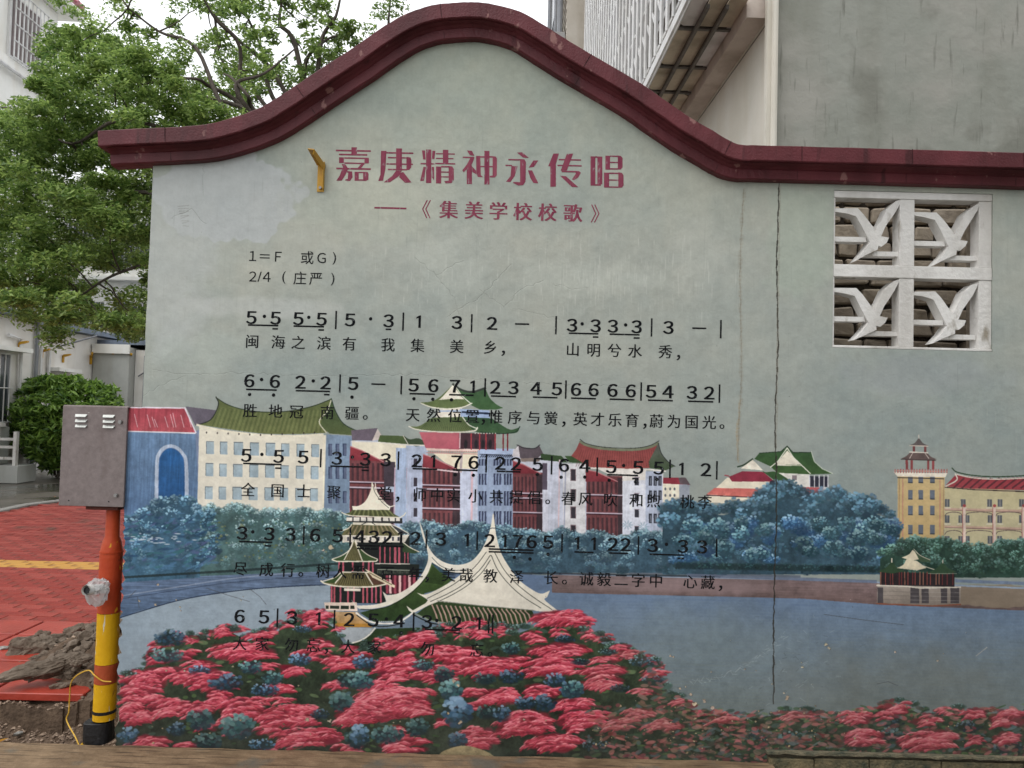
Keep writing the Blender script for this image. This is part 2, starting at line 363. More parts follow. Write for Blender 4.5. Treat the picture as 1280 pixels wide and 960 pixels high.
redblock(528, 575, 580, 662, [(606, 611), (635,)], 8, 566, [(529, 568), (541, 572), (570, 586), (528, 586)])
rect(533, 560, 600, 563, (206, 180, 176)); poly([(541, 566), (600, 566), (597, 590), (572, 586), (556, 578)], (212, 204, 184), n=.04)
for i in range(22): dab(538 + i * 2.8, 564.5, .8, .9, 0, (176, 104, 104))
line([(528, 585), (572, 590)], 1.8, (196, 180, 190)); line([(533, 559), (600, 561)], 1.6, (206, 196, 196)); line([(533, 566), (600, 567.5)], 1, (170, 120, 124))
rect(575, 586, 597, 662, (172, 184, 212), nv=.06); line([(590, 590), (589.5, 660)], 2.6, (198, 168, 184)); line([(577, 566), (576, 590)], 3, (160, 150, 156))
rect(597, 563, 641, 664, (130, 150, 184), nv=.06); rect(600, 560, 648, 567, (152, 174, 212))
for i in range(16): line([(603 + i * 2.6, 568.5), (600.5 + i * 2.6, 571.5)], 1.0, (34, 40, 58))
line([(600, 567.8), (648, 569.6)], 1, (48, 54, 74))
for y0_, y1_ in ((574, 582), (592, 606), (614, 632), (639, 657)):
    for x in (598.5, 617, 630):
        for j in range(3): rect(x + j * 3.6, y0_, x + j * 3.6 + 2.5, y1_, (46, 52, 78)); rect(x + j * 3.6 + 1.5, y0_ + 1, x + j * 3.6 + 2.4, y1_, (82, 96, 132))
poly([(641, 562), (647, 560), (680, 570), (703, 574), (702, 668), (641, 660)], (184, 192, 214), nv=.05)
poly([(650, 572), (643, 562), (648, 556)] + curve([(648, 556), (655, 559), (668, 560), (674, 557)]) + [(679, 567), (670, 574), (652, 573)], (84, 76, 86)); line(curve([(646, 556), (655, 560), (668, 560.5), (675, 556)]), 1, (44, 44, 50))
poly([(642, 563), (648, 557), (650, 571), (640, 570)], (186, 186, 196)); poly([(650, 573), (676, 572), (674, 577), (652, 577)], (128, 116, 112))
poly([(676, 567), (702, 570), (709, 578), (676, 575)], (48, 72, 44)); poly([(706, 570), (730, 570), (738, 579), (712, 578)], (52, 80, 46))
redblock(641, 678, 590, 666, [(616, 622), (640,)], 8, 671, [(641, 576), (655, 581), (676, 592), (641, 592)])
rect(678, 579, 684, 612, (82, 74, 92)); rect(685, 580, 704, 668, (180, 190, 214), nv=.05)
line([(699.5, 575), (698, 668)], 1.8, (196, 178, 192)); rect(704, 579, 733, 672, (198, 203, 214), nv=.04); line([(707, 580), (705, 672)], 1.4, (150, 158, 186))
for y in (587, 612, 634, 657): rect(713, y - 1, 720, y + 14, (120, 100, 110)); rect(714, y, 719.2, y + 13.5, (52, 48, 58))
rect(732, 590, 736, 672, (168, 176, 206))
# long red roofed hall
rect(776, 588, 808, 668, (196, 204, 222), c2=(186, 196, 218), nv=.04); poly([(734, 580), (808, 586), (808, 600), (778, 601), (755, 590)], (206, 206, 206)); rect(807, 589, 829, 664, (160, 174, 202), nv=.06)
redblock(733, 778, 594, 672, [(618,), (641,)], 8, 772, [(732, 587), (746, 590), (772, 602), (732, 602)])
rf = curve([(725, 551), (732, 555), (748, 559), (770, 561), (795, 561), (812, 558), (823, 553)]) + [(818, 566), (811, 578), (812, 585)] + [(785, 586), (738, 584), (714, 570), (720, 562)]
poly(rf, (128, 60, 62), (146, 72, 70), n=.08)
for i in range(34): x = 726 + i * 2.8; line([(x + 1, 562), (x - 6 + i * .35, 583)], .6, (98, 44, 50), a=.7)
line(curve([(725, 552), (732, 556), (748, 560), (770, 562), (795, 562), (812, 559), (823, 554)]), 3, (104, 112, 92)); line(curve([(725, 549), (732, 554), (748, 558), (770, 560), (795, 560), (812, 557), (824, 551)]), .9, (46, 52, 52))
poly(curve([(823, 554), (827, 567), (836, 578), (843, 583)]) + [(832, 588), (812, 585), (811, 577)], (86, 90, 88), (60, 80, 56)); line(curve([(823, 554), (827, 567), (836, 578), (844, 583)]), 1, (44, 50, 52))
line([(738, 585), (785, 588), (812, 587), (832, 589)], 1.6, (206, 206, 206))
for y in (597, 617, 637, 658): rect(793.5, y, 798.5, y + 9.5, (52, 54, 66)); rect(792.5, y - 1, 799.5, y, (150, 140, 156))
for y in (595, 613, 642):
    for x in (811, 817, 823): rect(x, y, x + 4, y + 12, (48, 52, 66)); rect(x + 1.5, y + 2, x + 3.4, y + 11, (96, 104, 120))
line([(828.6, 590), (828.2, 664)], 1, (206, 206, 212))
rect(829, 604, 850, 632, (206, 204, 190)); rect(849, 604, 862, 632, (132, 142, 160)); poly([(829, 597), (856, 597), (863, 606), (829, 604.5)], (132, 44, 60)); poly([(848, 597), (857, 597), (863, 606), (850, 605)], (88, 76, 84))
for y in (611, 619): 
    for x in (831.5, 837.5, 843): dab(x, y, 1.4, 2.1, 0, (70, 78, 92))
# tall red pavilion on the middle block
poly([(524, 540), (576, 541), (574, 562), (532, 560)], (176, 88, 104), (168, 80, 98), n=.05)
poly([(574, 541), (620, 542), (620, 562), (574, 561)], (66, 44, 54))
for x in (582, 595, 603.5, 612.5): dab(x, 555, 2.6, 6.5, 0, (34, 34, 40), .9)
for x in (589, 599.5, 607.5, 619): line([(x, 542), (x, 562)], 1.6, (150, 52, 62))
line([(575, 541), (574.5, 560)], 1.6, (196, 170, 180))
for x in (629, 634.5): line([(x, 542), (x, 563)], 1.7, (112, 32, 44))
poly([(548, 512), (578, 510), (578, 523), (545, 523)], (206, 204, 196)); poly([(575, 511), (612, 513), (612, 524), (576, 523)], (142, 168, 210)); line([(578, 515), (612, 517)], 2.4, (32, 44, 66)); line([(549, 514), (575, 513.5)], 2, (150, 172, 206))
lo = curve([(512, 533), (522, 533), (532, 528), (540, 522)]) + [(578, 521)] + curve([(578, 521), (585, 530), (597, 536)]) + curve([(597, 536), (580, 539), (550, 539), (520, 537), (511, 533)])
poly(lo, (74, 92, 56), (92, 108, 66)); 
for i in range(26): line([(540 + i * 1.55, 523), (524 + i * 2.7, 538)], .6, (48, 64, 40), a=.6)
poly([(578, 521), (615, 523)] + curve([(615, 523), (625, 530), (638, 537), (650, 534)]) + curve([(650, 534), (645, 541), (625, 542), (600, 541), (590, 537)]), (44, 74, 50), (56, 88, 58))
line(curve([(511, 533), (522, 537), (550, 540), (580, 540), (594, 538), (597, 534)]), 1.4, (198, 200, 188)); line(curve([(578, 521), (586, 531), (597, 536)]), 1.3, (190, 196, 188)); line(curve([(600, 540), (625, 542), (644, 540), (650, 533)]), 1.1, (30, 50, 40))
for i in range(8): dab(594 + i * 3.6, 541.5, .9, .9, 0, (200, 204, 200))
up = curve([(526, 503), (538, 502), (550, 496), (566, 481)]) + curve([(568, 481), (575, 492), (588, 505)]) + curve([(588, 505), (575, 510), (550, 510), (526, 505)])
poly(up, (72, 92, 54), (88, 106, 62)); poly(curve([(566, 481), (560, 488), (552, 497), (548, 500)]) + [(560, 499), (580, 499)] + [(572, 489)], (208, 206, 196))
poly(curve([(568, 481), (576, 487), (590, 490), (607, 486)]) + curve([(607, 486), (612, 497), (620, 505), (629, 510)]) + [(620, 512), (600, 512), (588, 506), (577, 496)], (50, 84, 54), (58, 92, 56))
line(curve([(566, 480), (576, 487), (590, 490), (607, 485)]), 2.6, (46, 54, 50)); line(curve([(526, 504), (540, 509), (560, 511), (578, 509), (590, 504)]), 1.4, (204, 206, 194)); line(curve([(568, 481), (577, 494), (589, 505)]), 1.2, (200, 204, 196))
# hill temple on the right
poly([(896, 609), (909, 597), (962, 601), (962, 612), (935, 630), (884, 628), (885, 622)], (206, 202, 186), n=.04)
poly([(893, 610), (962, 611), (950, 622), (883, 618)], (186, 92, 88), (196, 104, 98)); line([(883, 619), (948, 622)], 1.2, (70, 44, 50))
poly([(994, 609), (1031, 609), (1023, 620), (994, 620)], (176, 84, 92)); poly([(1031, 606), (1040, 616), (1024, 620)], (176, 182, 190))
rect(971, 591, 1012, 608, (196, 198, 198)); rect(1012, 595, 1035, 608, (44, 46, 62)); 
for x in (1012, 1018, 1024, 1030, 1035): line([(x, 594), (x, 609)], 1.2, (190, 196, 210))
rect(990, 594, 996, 600, (120, 110, 120)); rect(975, 600, 985, 604, (150, 150, 160))
rect(962, 600, 990, 609, (48, 40, 52))
mr = [(943, 573.6), (948.6, 567), (976, 565), (984, 558.5), (991, 566), (1014, 566)] + curve([(1014, 566), (1018, 577), (1028, 586), (1041, 592)]) + [(1013, 593), (971.6, 591), (963, 583)]
poly(mr, (44, 78, 46), (52, 84, 44), n=.12); poly([(984, 563), (1001, 581), (969, 581)], (204, 202, 190)); line([(984, 560), (992, 572), (1013, 592)], 1.3, (200, 204, 196)); line([(984, 560), (972, 577), (963, 584)], 1.3, (200, 204, 196)); line([(949, 566.5), (976, 564.5), (984, 557.5), (991, 565.5), (1014, 565.5)], 1, (34, 50, 38))
line([(970, 581.5), (1001, 582)], 1, (200, 200, 190)); line([(1014, 564), (1018, 577), (1028, 586), (1041, 592)], 1, (176, 190, 180))
poly(curve([(941, 574), (948, 584), (956, 590), (970, 590), (987, 600)]) + [(969, 601), (954, 590)], (44, 76, 44)); poly([(926, 585.5), (941, 574.5), (954, 588)], (206, 204, 194)); line(curve([(922, 583.5), (930, 581), (941, 573.5)]), 1.8, (40, 58, 44))
poly([(911, 596), (928, 589), (954, 590), (966, 600), (962, 602), (915, 602)], (128, 40, 60)); line([(911, 595), (906, 594)], 1.4, (150, 60, 74))
# yellow tower and arcaded block at the far right
poly([(1181, 608), (1290, 614), (1290, 690), (1180, 686)], (178, 172, 136), (168, 164, 134), n=.04)
rr = curve([(1195, 593), (1215, 596), (1245, 598), (1292, 596)]) + [(1292, 613), (1216, 611), (1181, 608)]
poly(rr, (142, 52, 62), (152, 60, 70)); 
for i in range(10): line([(1205 + i * 11, 598), (1192 + i * 10.5, 610)], 2.2, (70, 40, 48), a=.75)
line(curve([(1190, 585), (1196, 590), (1215, 594), (1245, 596), (1292, 594)]), 1.4, (44, 66, 48)); line(curve([(1196, 593), (1215, 597), (1245, 599), (1292, 597)]), 1.4, (192, 190, 182)); line(curve([(1194, 592), (1196, 600), (1182, 608)]), 1.6, (196, 196, 186)); line([(1181, 609), (1216, 612), (1292, 615)], 1.2, (58, 44, 46))
for y in (636, 658): line([(1181, y), (1292, y + 3)], 2.6, (178, 150, 136)); line([(1181, y + 1.6), (1292, y + 4.6)], .8, (120, 92, 88))
for (xs, y) in (((1184, 1204, 1237, 1250, 1277), 629), ((1184, 1201, 1209, 1237.6, 1249.6, 1277), 649), ((1184, 1201, 1209, 1237.6, 1249.6, 1277), 675)):
    for x in xs: rect(x - 3, y - 5, x + 3, y + 4.5, (84, 90, 98)); line([(x, y - 5), (x, y + 4)], .6, (150, 150, 150)); line([(x - 4, y + 6), (x + 4, y + 6)], 1.2, (190, 188, 176))
for (xa, xb) in ((1181, 1203), (1207, 1241), (1245, 1278)):
    for y in (640, 663): line(curve([(xa, y + 5), (xa + 3, y + 1.5), ((xa + xb) / 2, y), (xb - 3, y + 1.5), (xb, y + 5)]), .9, (92, 80, 78))
for x in (1205.3, 1243, 1279.5): line([(x, 634), (x + .3, 682)], 3.4, (196, 180, 172)); line([(x - 2, 634), (x - 1.7, 682)], .8, (160, 96, 92)); dab(x, 632, 2.4, 2.2, 0, (150, 56, 60))
poly([(1122, 595), (1181, 596.5), (1180, 684), (1122, 682)], (184, 164, 118), (176, 152, 104), n=.05)
for x, c in ((1124, (156, 130, 92)), (1128.5, (176, 126, 108)), (1175, (176, 126, 108)), (1179.5, (160, 136, 100))): line([(x, 598), (x, 682)], 1.4, c)
for x in (1138, 1151, 1165.5):
    for y, hh in ((600, 4), (618.5, 6), (638, 6), (662, 6)): rect(x - 2.9, y - hh, x + 2.9, y + hh, (92, 104, 122)); rect(x - 2.9, y + hh - 1.5, x + 2.9, y + hh, (60, 68, 80))
for x0_, x1_ in ((1132, 1135), (1138, 1141), (1159, 1161.5), (1165, 1168)): rect(x0_, 574, x1_, 587, (130, 62, 66))
poly([(1117, 590), (1184, 591.5), (1182, 596.5), (1122, 595.5)], (206, 202, 192)); line([(1122, 597), (1180, 598.4)], 1.1, (52, 50, 54))
for i in range(20): line([(1119 + i * 3.4, 586.5), (1119 + i * 3.4, 591)], 1.2, (158, 84, 84))
line([(1118, 588), (1184, 589.6)], .8, (180, 130, 124))
poly(curve([(1127, 573), (1133, 570), (1138, 565)]) + [(1159, 566)] + curve([(1159, 566), (1164, 571), (1171, 574)]) + [(1165, 576), (1132, 575)], (92, 78, 78)); rect(1141, 557, 1144, 565, (110, 60, 64)); rect(1155, 557, 1158, 565, (110, 60, 64)); line([(1137, 565), (1160, 566)], 1.3, (206, 204, 196))
poly(curve([(1136, 557), (1143, 554), (1148.5, 547)]) + curve([(1148.5, 547), (1154, 554), (1161, 557)]), (90, 84, 86)); line([(1148.5, 548), (1148.5, 543.5)], 1.2, (190, 186, 180)); line([(1137, 557), (1160, 557.6)], .9, (190, 180, 172)); line([(1126, 574), (1170, 575.6)], 1, (60, 50, 52)); line([(1141, 566), (1137, 573)], .9, (180, 170, 166)); line([(1156, 566), (1161, 573)], .9, (180, 170, 166))
# ---- water and quay ----
Wt = [(120, 722), (405, 706), (700, 720), (1000, 726), (1300, 734), (1300, 960), (100, 960)]
poly(Wt, (84, 108, 144), (94, 108, 112), n=.05, nh=.03)
_ww = [(690, 738), (1000, 746), (1300, 760), (1300, 800), (690, 786)]
for i in range(46):
    y = 738 + i * 4.2; t = min(1, i / 30); line([(430, y), (760, y + 5), (1010, y + 10), (1310, y + 20)], 5.4, mixc((92, 118, 154), (100, 115, 116), t ** .7), a=.6, n=.06)
poly([(120, 728), (300, 722), (430, 728), (430, 790), (380, 860), (120, 870)], (128, 148, 168), (122, 142, 160), n=.05, nh=.02)
for i in range(900):
    x = rb.uniform(430, 1300); y = 748 + (rb.random() ** 1.4) * 140; t = (y - 748) / 140
    dab(x, y, rb.uniform(6, 34), rb.uniform(.5, 1.8), .02, mixc(rb.choice([(80, 106, 146), (98, 122, 152), (74, 98, 138)]), rb.choice([(102, 116, 116), (90, 104, 108)]), min(1, t * 2)), rb.uniform(.08, .25), 1.2)
softpatch(985, 835, 90, 55, (104, 122, 136), .45, 70, 1.2); softpatch(1150, 850, 190, 60, (94, 100, 96), .6, 73, 1.6); softpatch(890, 800, 120, 60, (108, 126, 130), .45, 76, 1.4)
poly([(690, 716), (1000, 724), (1300, 735), (1300, 764), (1100, 756), (1000, 748), (690, 741)], (112, 96, 100), (92, 76, 76), n=.1, nh=.12)
softpatch(850, 733, 130, 12, (134, 116, 122), .6, 80); softpatch(1230, 744, 90, 14, (122, 112, 96), .8, 83, .2)
line([(690, 717.5), (1000, 724.5), (1100, 728), (1300, 736)], 2.2, (126, 146, 172)); line([(700, 714), (1000, 720.5)], 3, (60, 70, 96), a=.6)
# left shore road
poly([(120, 727), (150, 720), (300, 712), (440, 702), (440, 732), (405, 731.5), (300, 737), (230, 748), (170, 765), (120, 785)], (84, 104, 138), (62, 86, 118), nh=.22)
line(curve([(120, 782), (170, 766), (230, 749), (300, 738), (360, 733), (410, 731)]), 1.2, (34, 48, 72)); line(curve([(150, 745), (220, 734), (300, 722), (420, 712)]), 1.4, (130, 146, 174), a=.6); line(curve([(130, 752), (220, 738), (300, 727), (420, 719)]), .9, (40, 54, 80), a=.7)
# ---- tree belts ----
def belt(outline_top, ybot, dark, mid, light, r=9, dens=1.0, x0=None, x1=None, n=20):
    pts = np.array(outline_top, float); xa, xb = pts[0, 0], pts[-1, 0]
    poly([(p[0], p[1] + r) for p in outline_top] + [(xb, ybot), (xa, ybot + (0 if xa > 300 else 8))], dark, n=.25)
    items = []
    x = xa
    k = int((xb - xa) / r * dens * 3.2)
    for _ in range(k):
        x = rb.uniform(xa, xb); yt = np.interp(x, pts[:, 0], pts[:, 1]); yb = ybot - 4
        items.append((yt + rb.random() * (yb - yt), x))
    for i in range(int((xb - xa) / r * 1.3)):
        x = xa + (i + .5) * r / 1.3; items.append((np.interp(x, pts[:, 0], pts[:, 1]) + rb.uniform(1, 5), x))
    for y, x in sorted(items):
        yt = np.interp(x, pts[:, 0], pts[:, 1]); t = (y - yt) / max(1, ybot - yt); q = rb.uniform(.7, 1.25) * r; f = 1 - .75 * max(0, t - .55) / .45
        clump(x, y, q, q * .8, dark, mixc(dark, mid, f), mixc(dark, tuple(min(215, v * 1.1) for v in light), f * f), n=int(n * 1.4), s=.2)
belt([(250, 640), (262, 630), (280, 636), (300, 628), (318, 640), (335, 636), (352, 642), (375, 634), (392, 640), (410, 638), (440, 648), (470, 655)], 712, (58, 88, 92), (90, 128, 140), (140, 172, 180), r=7)
belt([(120, 660), (152, 650), (175, 640), (195, 628), (215, 622), (236, 621), (250, 634)], 722, (48, 82, 108), (72, 116, 148), (122, 164, 190), r=8)
for i in range(22): clump(rb.uniform(244, 276), rb.uniform(634, 712), rb.uniform(6, 9), rb.uniform(5, 7), (36, 66, 88), (62, 106, 136), (110, 154, 178), n=22, s=.22)
for i in range(160): dab(rb.uniform(152, 275), rb.uniform(640, 712), rb.uniform(3, 9), rb.uniform(.8, 2), rb.uniform(-.7, .1), rb.choice([(64, 108, 150), (30, 60, 96), (70, 84, 130), (46, 100, 110)]), .6)
for i in range(26): dab(rb.gauss(200, 20), rb.gauss(674, 3), rb.uniform(1.5, 5), .9, 0, (176, 190, 208), .7)
for i in range(90): dab(rb.uniform(270, 440), rb.uniform(650, 700), rb.uniform(1.2, 2.6), rb.uniform(1, 2), 0, rb.choice([(84, 96, 60), (110, 120, 90), (56, 92, 74)]), .7)
belt([(500, 660), (530, 652), (560, 660), (590, 652), (620, 658), (650, 660), (680, 668), (700, 660), (720, 668), (745, 664), (775, 672), (800, 664), (835, 668)], 716, (50, 78, 98), (78, 118, 140), (124, 160, 176), r=7)
for (x, y) in ((784, 656), (804, 658)):
    for g in range(9): dab(x + 4.5 * math.cos(g * .7), y + 3.5 * math.sin(g * .7), 3.2, .8, g * .7, (130, 160, 182), .8)
belt([(828, 650), (833, 628), (850, 626), (880, 632), (905, 633), (930, 626), (948, 618), (968, 606), (986, 603), (1000, 612), (1018, 620), (1048, 612), (1062, 620), (1082, 622), (1096, 632), (1116, 640), (1122, 660)], 718, (46, 74, 92), (62, 104, 128), (90, 130, 160), r=11, dens=1.1)
for (a, b, c_) in (((40, 74, 112), (66, 112, 158), (124, 162, 190)), ((38, 68, 84), (68, 114, 136), (116, 156, 168))):
    for _ in range(34):
        x = rb.uniform(845, 1118); clump(x, rb.uniform(652, 700), rb.uniform(9, 15), rb.uniform(6, 11), a, b, tuple(v * 1.08 for v in c_), n=52, s=.17)
for x in range(850, 1120, 9): clump(x, 706 + (x - 850) * .02, 9, 5, (26, 46, 52), (36, 64, 68), (50, 86, 98), n=14)
belt([(1100, 690), (1125, 678), (1150, 672), (1180, 675), (1210, 684), (1240, 682), (1268, 674), (1300, 680)], 722, (38, 64, 56), (62, 100, 90), (96, 138, 136), r=8)
line([(500, 716), (700, 717), (900, 721)], 2.5, (20, 30, 42), a=.7); line([(150, 722), (300, 713), (430, 704)], 3, (26, 40, 44), a=.8)
line([(860, 719), (1095, 727)], 4, (84, 98, 126), a=.8); line([(1195, 726), (1300, 730)], 4, (92, 112, 146), a=.8)
# ---- lakeside pavilion on the right ----
poly([(1097, 730), (1201, 734), (1201, 755), (1164, 757), (1096, 754)], (146, 140, 134), (112, 104, 98), n=.08)
for x0_, x1_ in ((1097, 1104), (1138, 1149), (1152, 1161), (1176, 1184), (1188, 1199)): rect(x0_, 734, x1_, 754, (52, 50, 58), a=.8)
for y in (739, 744, 749): line([(1104, y), (1138, y + 1)], .7, (110, 104, 100)); line([(1138, y + 1), (1200, y + 2)], .6, (150, 150, 150), a=.5)
line([(1096, 754.5), (1164, 757.5), (1201, 755.5)], 1.6, (120, 70, 54)); line([(1096, 731.5), (1134, 733), (1150, 735), (1201, 734)], 1.8, (186, 184, 176))
rect(1100, 715, 1193, 731, (40, 34, 38))
for x in (1101, 1107, 1113, 1116, 1124, 1127, 1131, 1135, 1141, 1144, 1150, 1154, 1159, 1163, 1170, 1174, 1178, 1184, 1191): line([(x, 715), (x, 731)], 1.1, rb.choice([(126, 60, 56), (104, 44, 46), (140, 92, 76)]))
poly(curve([(1097, 714.5), (1108, 709), (1114.7, 701)]) + curve([(1114.7, 701), (1121, 709), (1131, 714)]) + [(1115, 717)], (42, 66, 46)); line(curve([(1114.7, 698), (1114.7, 703)]), 1.6, (192, 188, 176))
poly(curve([(1121, 710), (1129, 706), (1133, 699)]) + [(1146, 701), (1158, 710), (1146, 713)], (186, 180, 158)); poly(curve([(1127, 697), (1136, 693), (1141, 687)]) + curve([(1141, 687), (1147, 693), (1153, 698)]) + [(1140, 701)], (190, 184, 162))
poly(curve([(1142, 686), (1150, 695), (1162, 699)]) + [(1164, 703), (1150, 702)], (58, 80, 60)); line(curve([(1142, 686), (1150, 694), (1163, 700)]), .9, (176, 174, 160)); line(curve([(1146, 704), (1156, 708), (1168, 712)]), 1, (176, 174, 160))
poly(curve([(1160, 716), (1171, 710), (1178.5, 702)]) + curve([(1178.5, 702), (1185, 710), (1196, 715)]) + [(1180, 718)], (44, 70, 50)); line([(1178.5, 700), (1178.5, 704)], 1.1, (190, 186, 176)); line([(1160, 717), (1196, 717)], .8, (120, 130, 118))
# ---- pagoda ----
WH = (206, 204, 190); OL = (92, 92, 60); PK = (170, 76, 96); DG = (26, 32, 32)
rect(437, 668, 512, 742, DG)
rect(469, 682, 512, 704, DG)
for x, w_ in ((475, 1.6), (481, 1.8), (487.5, 1.3), (494, 3), (499, 2.6), (506, 1.2), (510, 1.2)): rect(x - w_ / 2, 683, x + w_ / 2, 704, PK)
rect(469, 704, 524, 720, (28, 34, 32)); line([(469, 704.5), (512, 705)], 1.2, (184, 184, 178)); line([(472, 712), (512, 713)], 1, (130, 140, 130))
for i in range(22): line([(472 + i * 1.8, 713), (472 + i * 1.8, 717)], .6, (90, 100, 90))
rect(482, 719, 522, 742, (78, 30, 44))
for i, x in enumerate((484, 488, 494, 500, 506, 512, 518)): rect(x - 1.6, 719, x + 1.4, 742, (206, 168, 172) if i % 2 else (150, 62, 82))
poly(curve([(504, 678), (512, 684), (523, 690)]) + [(518, 692), (503, 690)], (44, 64, 40)); line(curve([(504, 678), (512, 684), (524, 690)]), 1.1, WH)
poly([(427, 669), (500, 669), (512, 668), (506, 678), (428, 678)], (196, 194, 186), n=.2)
for x in (434, 441, 449, 462, 472, 480, 490, 497): rect(x, 671, x + 2.4, 676, (50, 52, 66))
poly([(440, 655), (488, 656)] + curve([(488, 656), (494, 662), (503, 666)]) + [(498, 670), (427, 669)] + curve([(427, 669), (430, 664), (434, 661), (440, 655)]), OL, (100, 100, 66))
poly(curve([(488, 655), (498, 659), (510, 667)]) + [(500, 668)], (50, 54, 62)); line(curve([(488, 655), (499, 660), (511, 667)]), 1, WH); line([(488, 656), (499, 667)], 1.2, WH); line(curve([(440, 655), (436, 660), (426, 664)]), 1.2, WH); line([(426, 664), (422, 662)], 1, WH)
for i in range(20): x = 436 + i * 3; line([(440 + i * 2.4, 657), (x - 4 + i * .25, 668)], .8, (176, 146, 128) if i % 2 else (60, 58, 44), a=.8)
line([(426, 669.5), (498, 670.5)], 1.2, (214, 212, 204)); rect(441, 652.5, 488, 656, (208, 206, 192)); line(curve([(452, 656), (458, 653), (463, 652.6), (469, 656)]), .8, DK)
rect(433, 646, 503, 652.5, (40, 42, 46))
for a, b in ((433, 440.5), (442, 449.5), (451, 457.5), (459, 465.5), (467.5, 476.5), (478.5, 485.5), (487, 493.5), (495, 500)): rect(a, 646.5, b, 651.3, (206, 206, 202))
poly([(441, 637), (487, 637)] + curve([(487, 637), (492, 642), (499, 646)]) + [(435, 644.5), (431, 642.5), (438, 640)], (78, 86, 52))
for i in range(18): line([(443 + i * 2.5, 637.5), (438 + i * 3.2, 645)], .8, (140, 146, 100) if i % 2 else (40, 46, 30), a=.8)
line([(427, 640.5), (432, 643), (440, 644.8), (500, 647), (505, 644), (507, 641)], 1.3, WH)
poly(curve([(464.7, 604), (463, 614), (457, 626), (449, 632), (440, 632.5)]) + [(441, 637.4), (487, 637.4), (488, 634)] + curve([(488, 634), (478, 626), (470, 614), (466, 604)]), (214, 212, 198), n=.03)
line(curve([(469, 604), (471, 615), (480, 627), (487, 633), (493, 632)]), 1.2, (210, 210, 200)); line(curve([(466.5, 608), (469, 616), (477, 627), (486, 635)]), .7, (60, 66, 60)); line([(465, 603), (465, 610)], 1.5, WH)
# front pavilion of the pagoda
rect(413, 733, 482, 753, DG); rect(424, 701, 467, 716, DG)
for x in (424, 429, 441, 454, 461, 466): line([(x, 702), (x, 715)], 2.2, PK)
for x in (414.5, 418, 425.6, 435, 442.5, 454, 459, 465, 470, 476): line([(x, 733), (x, 753)], 2.2, jit(PK, 10))
rect(430, 735, 450.6, 738.5, (210, 206, 196))
poly([(427, 715.5), (460, 715.5)] + [(482, 730), (468, 733), (428, 733), (404, 729)] + curve([(404, 729), (412, 725), (420, 720), (427, 715.5)]), (96, 92, 58)); poly([(427, 715.5), (430, 717), (420, 729), (404, 728), (414, 724)], (50, 74, 36)); poly([(459, 716), (470, 722), (482, 730), (466, 731)], (82, 56, 44))
for i in range(15): line([(430 + i * 2, 717), (423 + i * 3, 731)], .9, (46, 42, 26), a=.8)
line([(427, 715), (460, 715.6)], 1.6, WH); line(curve([(401, 726), (408, 730), (430, 733.4), (465, 733.4), (483, 730)]), 1.8, WH); line([(429, 717), (419, 729)], 1.6, WH); line([(457, 716), (466, 731)], 1.6, WH); line(curve([(427, 715), (418, 722), (402, 727)]), 1.3, WH)
poly([(456, 711), (463, 714), (494, 732), (493, 735), (466, 722)], (206, 196, 170)); line([(462, 716), (490, 731)], 1, (90, 84, 60))
poly(curve([(442.5, 676), (438, 687), (428, 695), (415, 699.5)]) + [(421, 701.5), (470, 701.5)] + curve([(472, 700), (460, 694), (450, 686), (443.5, 676)]), (52, 78, 42)); poly([(442, 677), (430, 700), (453, 701), (444, 677)], (96, 94, 60))
for i in range(7): line([(442.5, 680), (432 + i * 3, 700)], .6, (58, 58, 38), a=.8)
line(curve([(442, 675), (437, 687), (430, 700)]), 1.2, WH); line(curve([(443.5, 676), (448, 688), (453, 701)]), 1.4, WH); line([(415, 699.5), (421, 701.8), (470, 701.8), (472, 700)], 1.6, WH); line(curve([(442.5, 674), (438, 686), (428, 694), (415, 699)]), 1.1, WH); line(curve([(443.5, 674), (449, 684), (459, 693), (472, 699)]), 1.1, WH)
poly([(405, 753), (446, 753), (447, 764), (407, 763)], (206, 190, 180)); 
for a, b in ((407, 411), (412.5, 424), (426, 436), (438, 443)): rect(a, 757, b, 761, (34, 44, 36))
poly([(408, 764), (447, 765), (466, 784), (420, 784)], (168, 140, 104), (160, 118, 60), n=.18); poly([(420, 779), (461, 780), (464, 784), (421, 784)], (160, 112, 36))
poly([(421, 784), (468, 785), (458, 796), (448, 802), (436, 805), (428, 795)], (140, 152, 164))
# two white swooping roofs
poly([(470, 786), (620, 782), (640, 800), (520, 830), (430, 830), (436, 806), (452, 801), (463, 794)], (34, 54, 28), n=.2)
gr = [(539, 704), (550, 715), (566, 724), (552, 736), (530, 742), (535, 752), (515, 765), (498, 776), (467, 777), (450, 766), (465, 762), (485, 758), (503, 748), (520, 734), (534, 718)]
poly(gr, (58, 82, 38), (34, 56, 28), n=.2)
for i in range(16): line([(541 + i * 1.2, 708 + i), (533 + i * 1.3, 728 + i * .2)], .8, (26, 42, 20), a=.8)
ribs = [(530, 760), (548, 750), (665, 763), (668, 770), (655, 781), (600, 783), (545, 778), (520, 768)]
poly(ribs, (40, 60, 32), n=.15)
for i in range(21): x = 540 + i * 5.8; line([(x, 756 + i * .35), (x + 5, 768), (x + 8.5, 781 - i * .1)], 1.9, (170, 140, 132), a=.9); line([(x + 2, 757 + i * .35), (x + 7, 768)], .8, (20, 30, 18), a=.8)
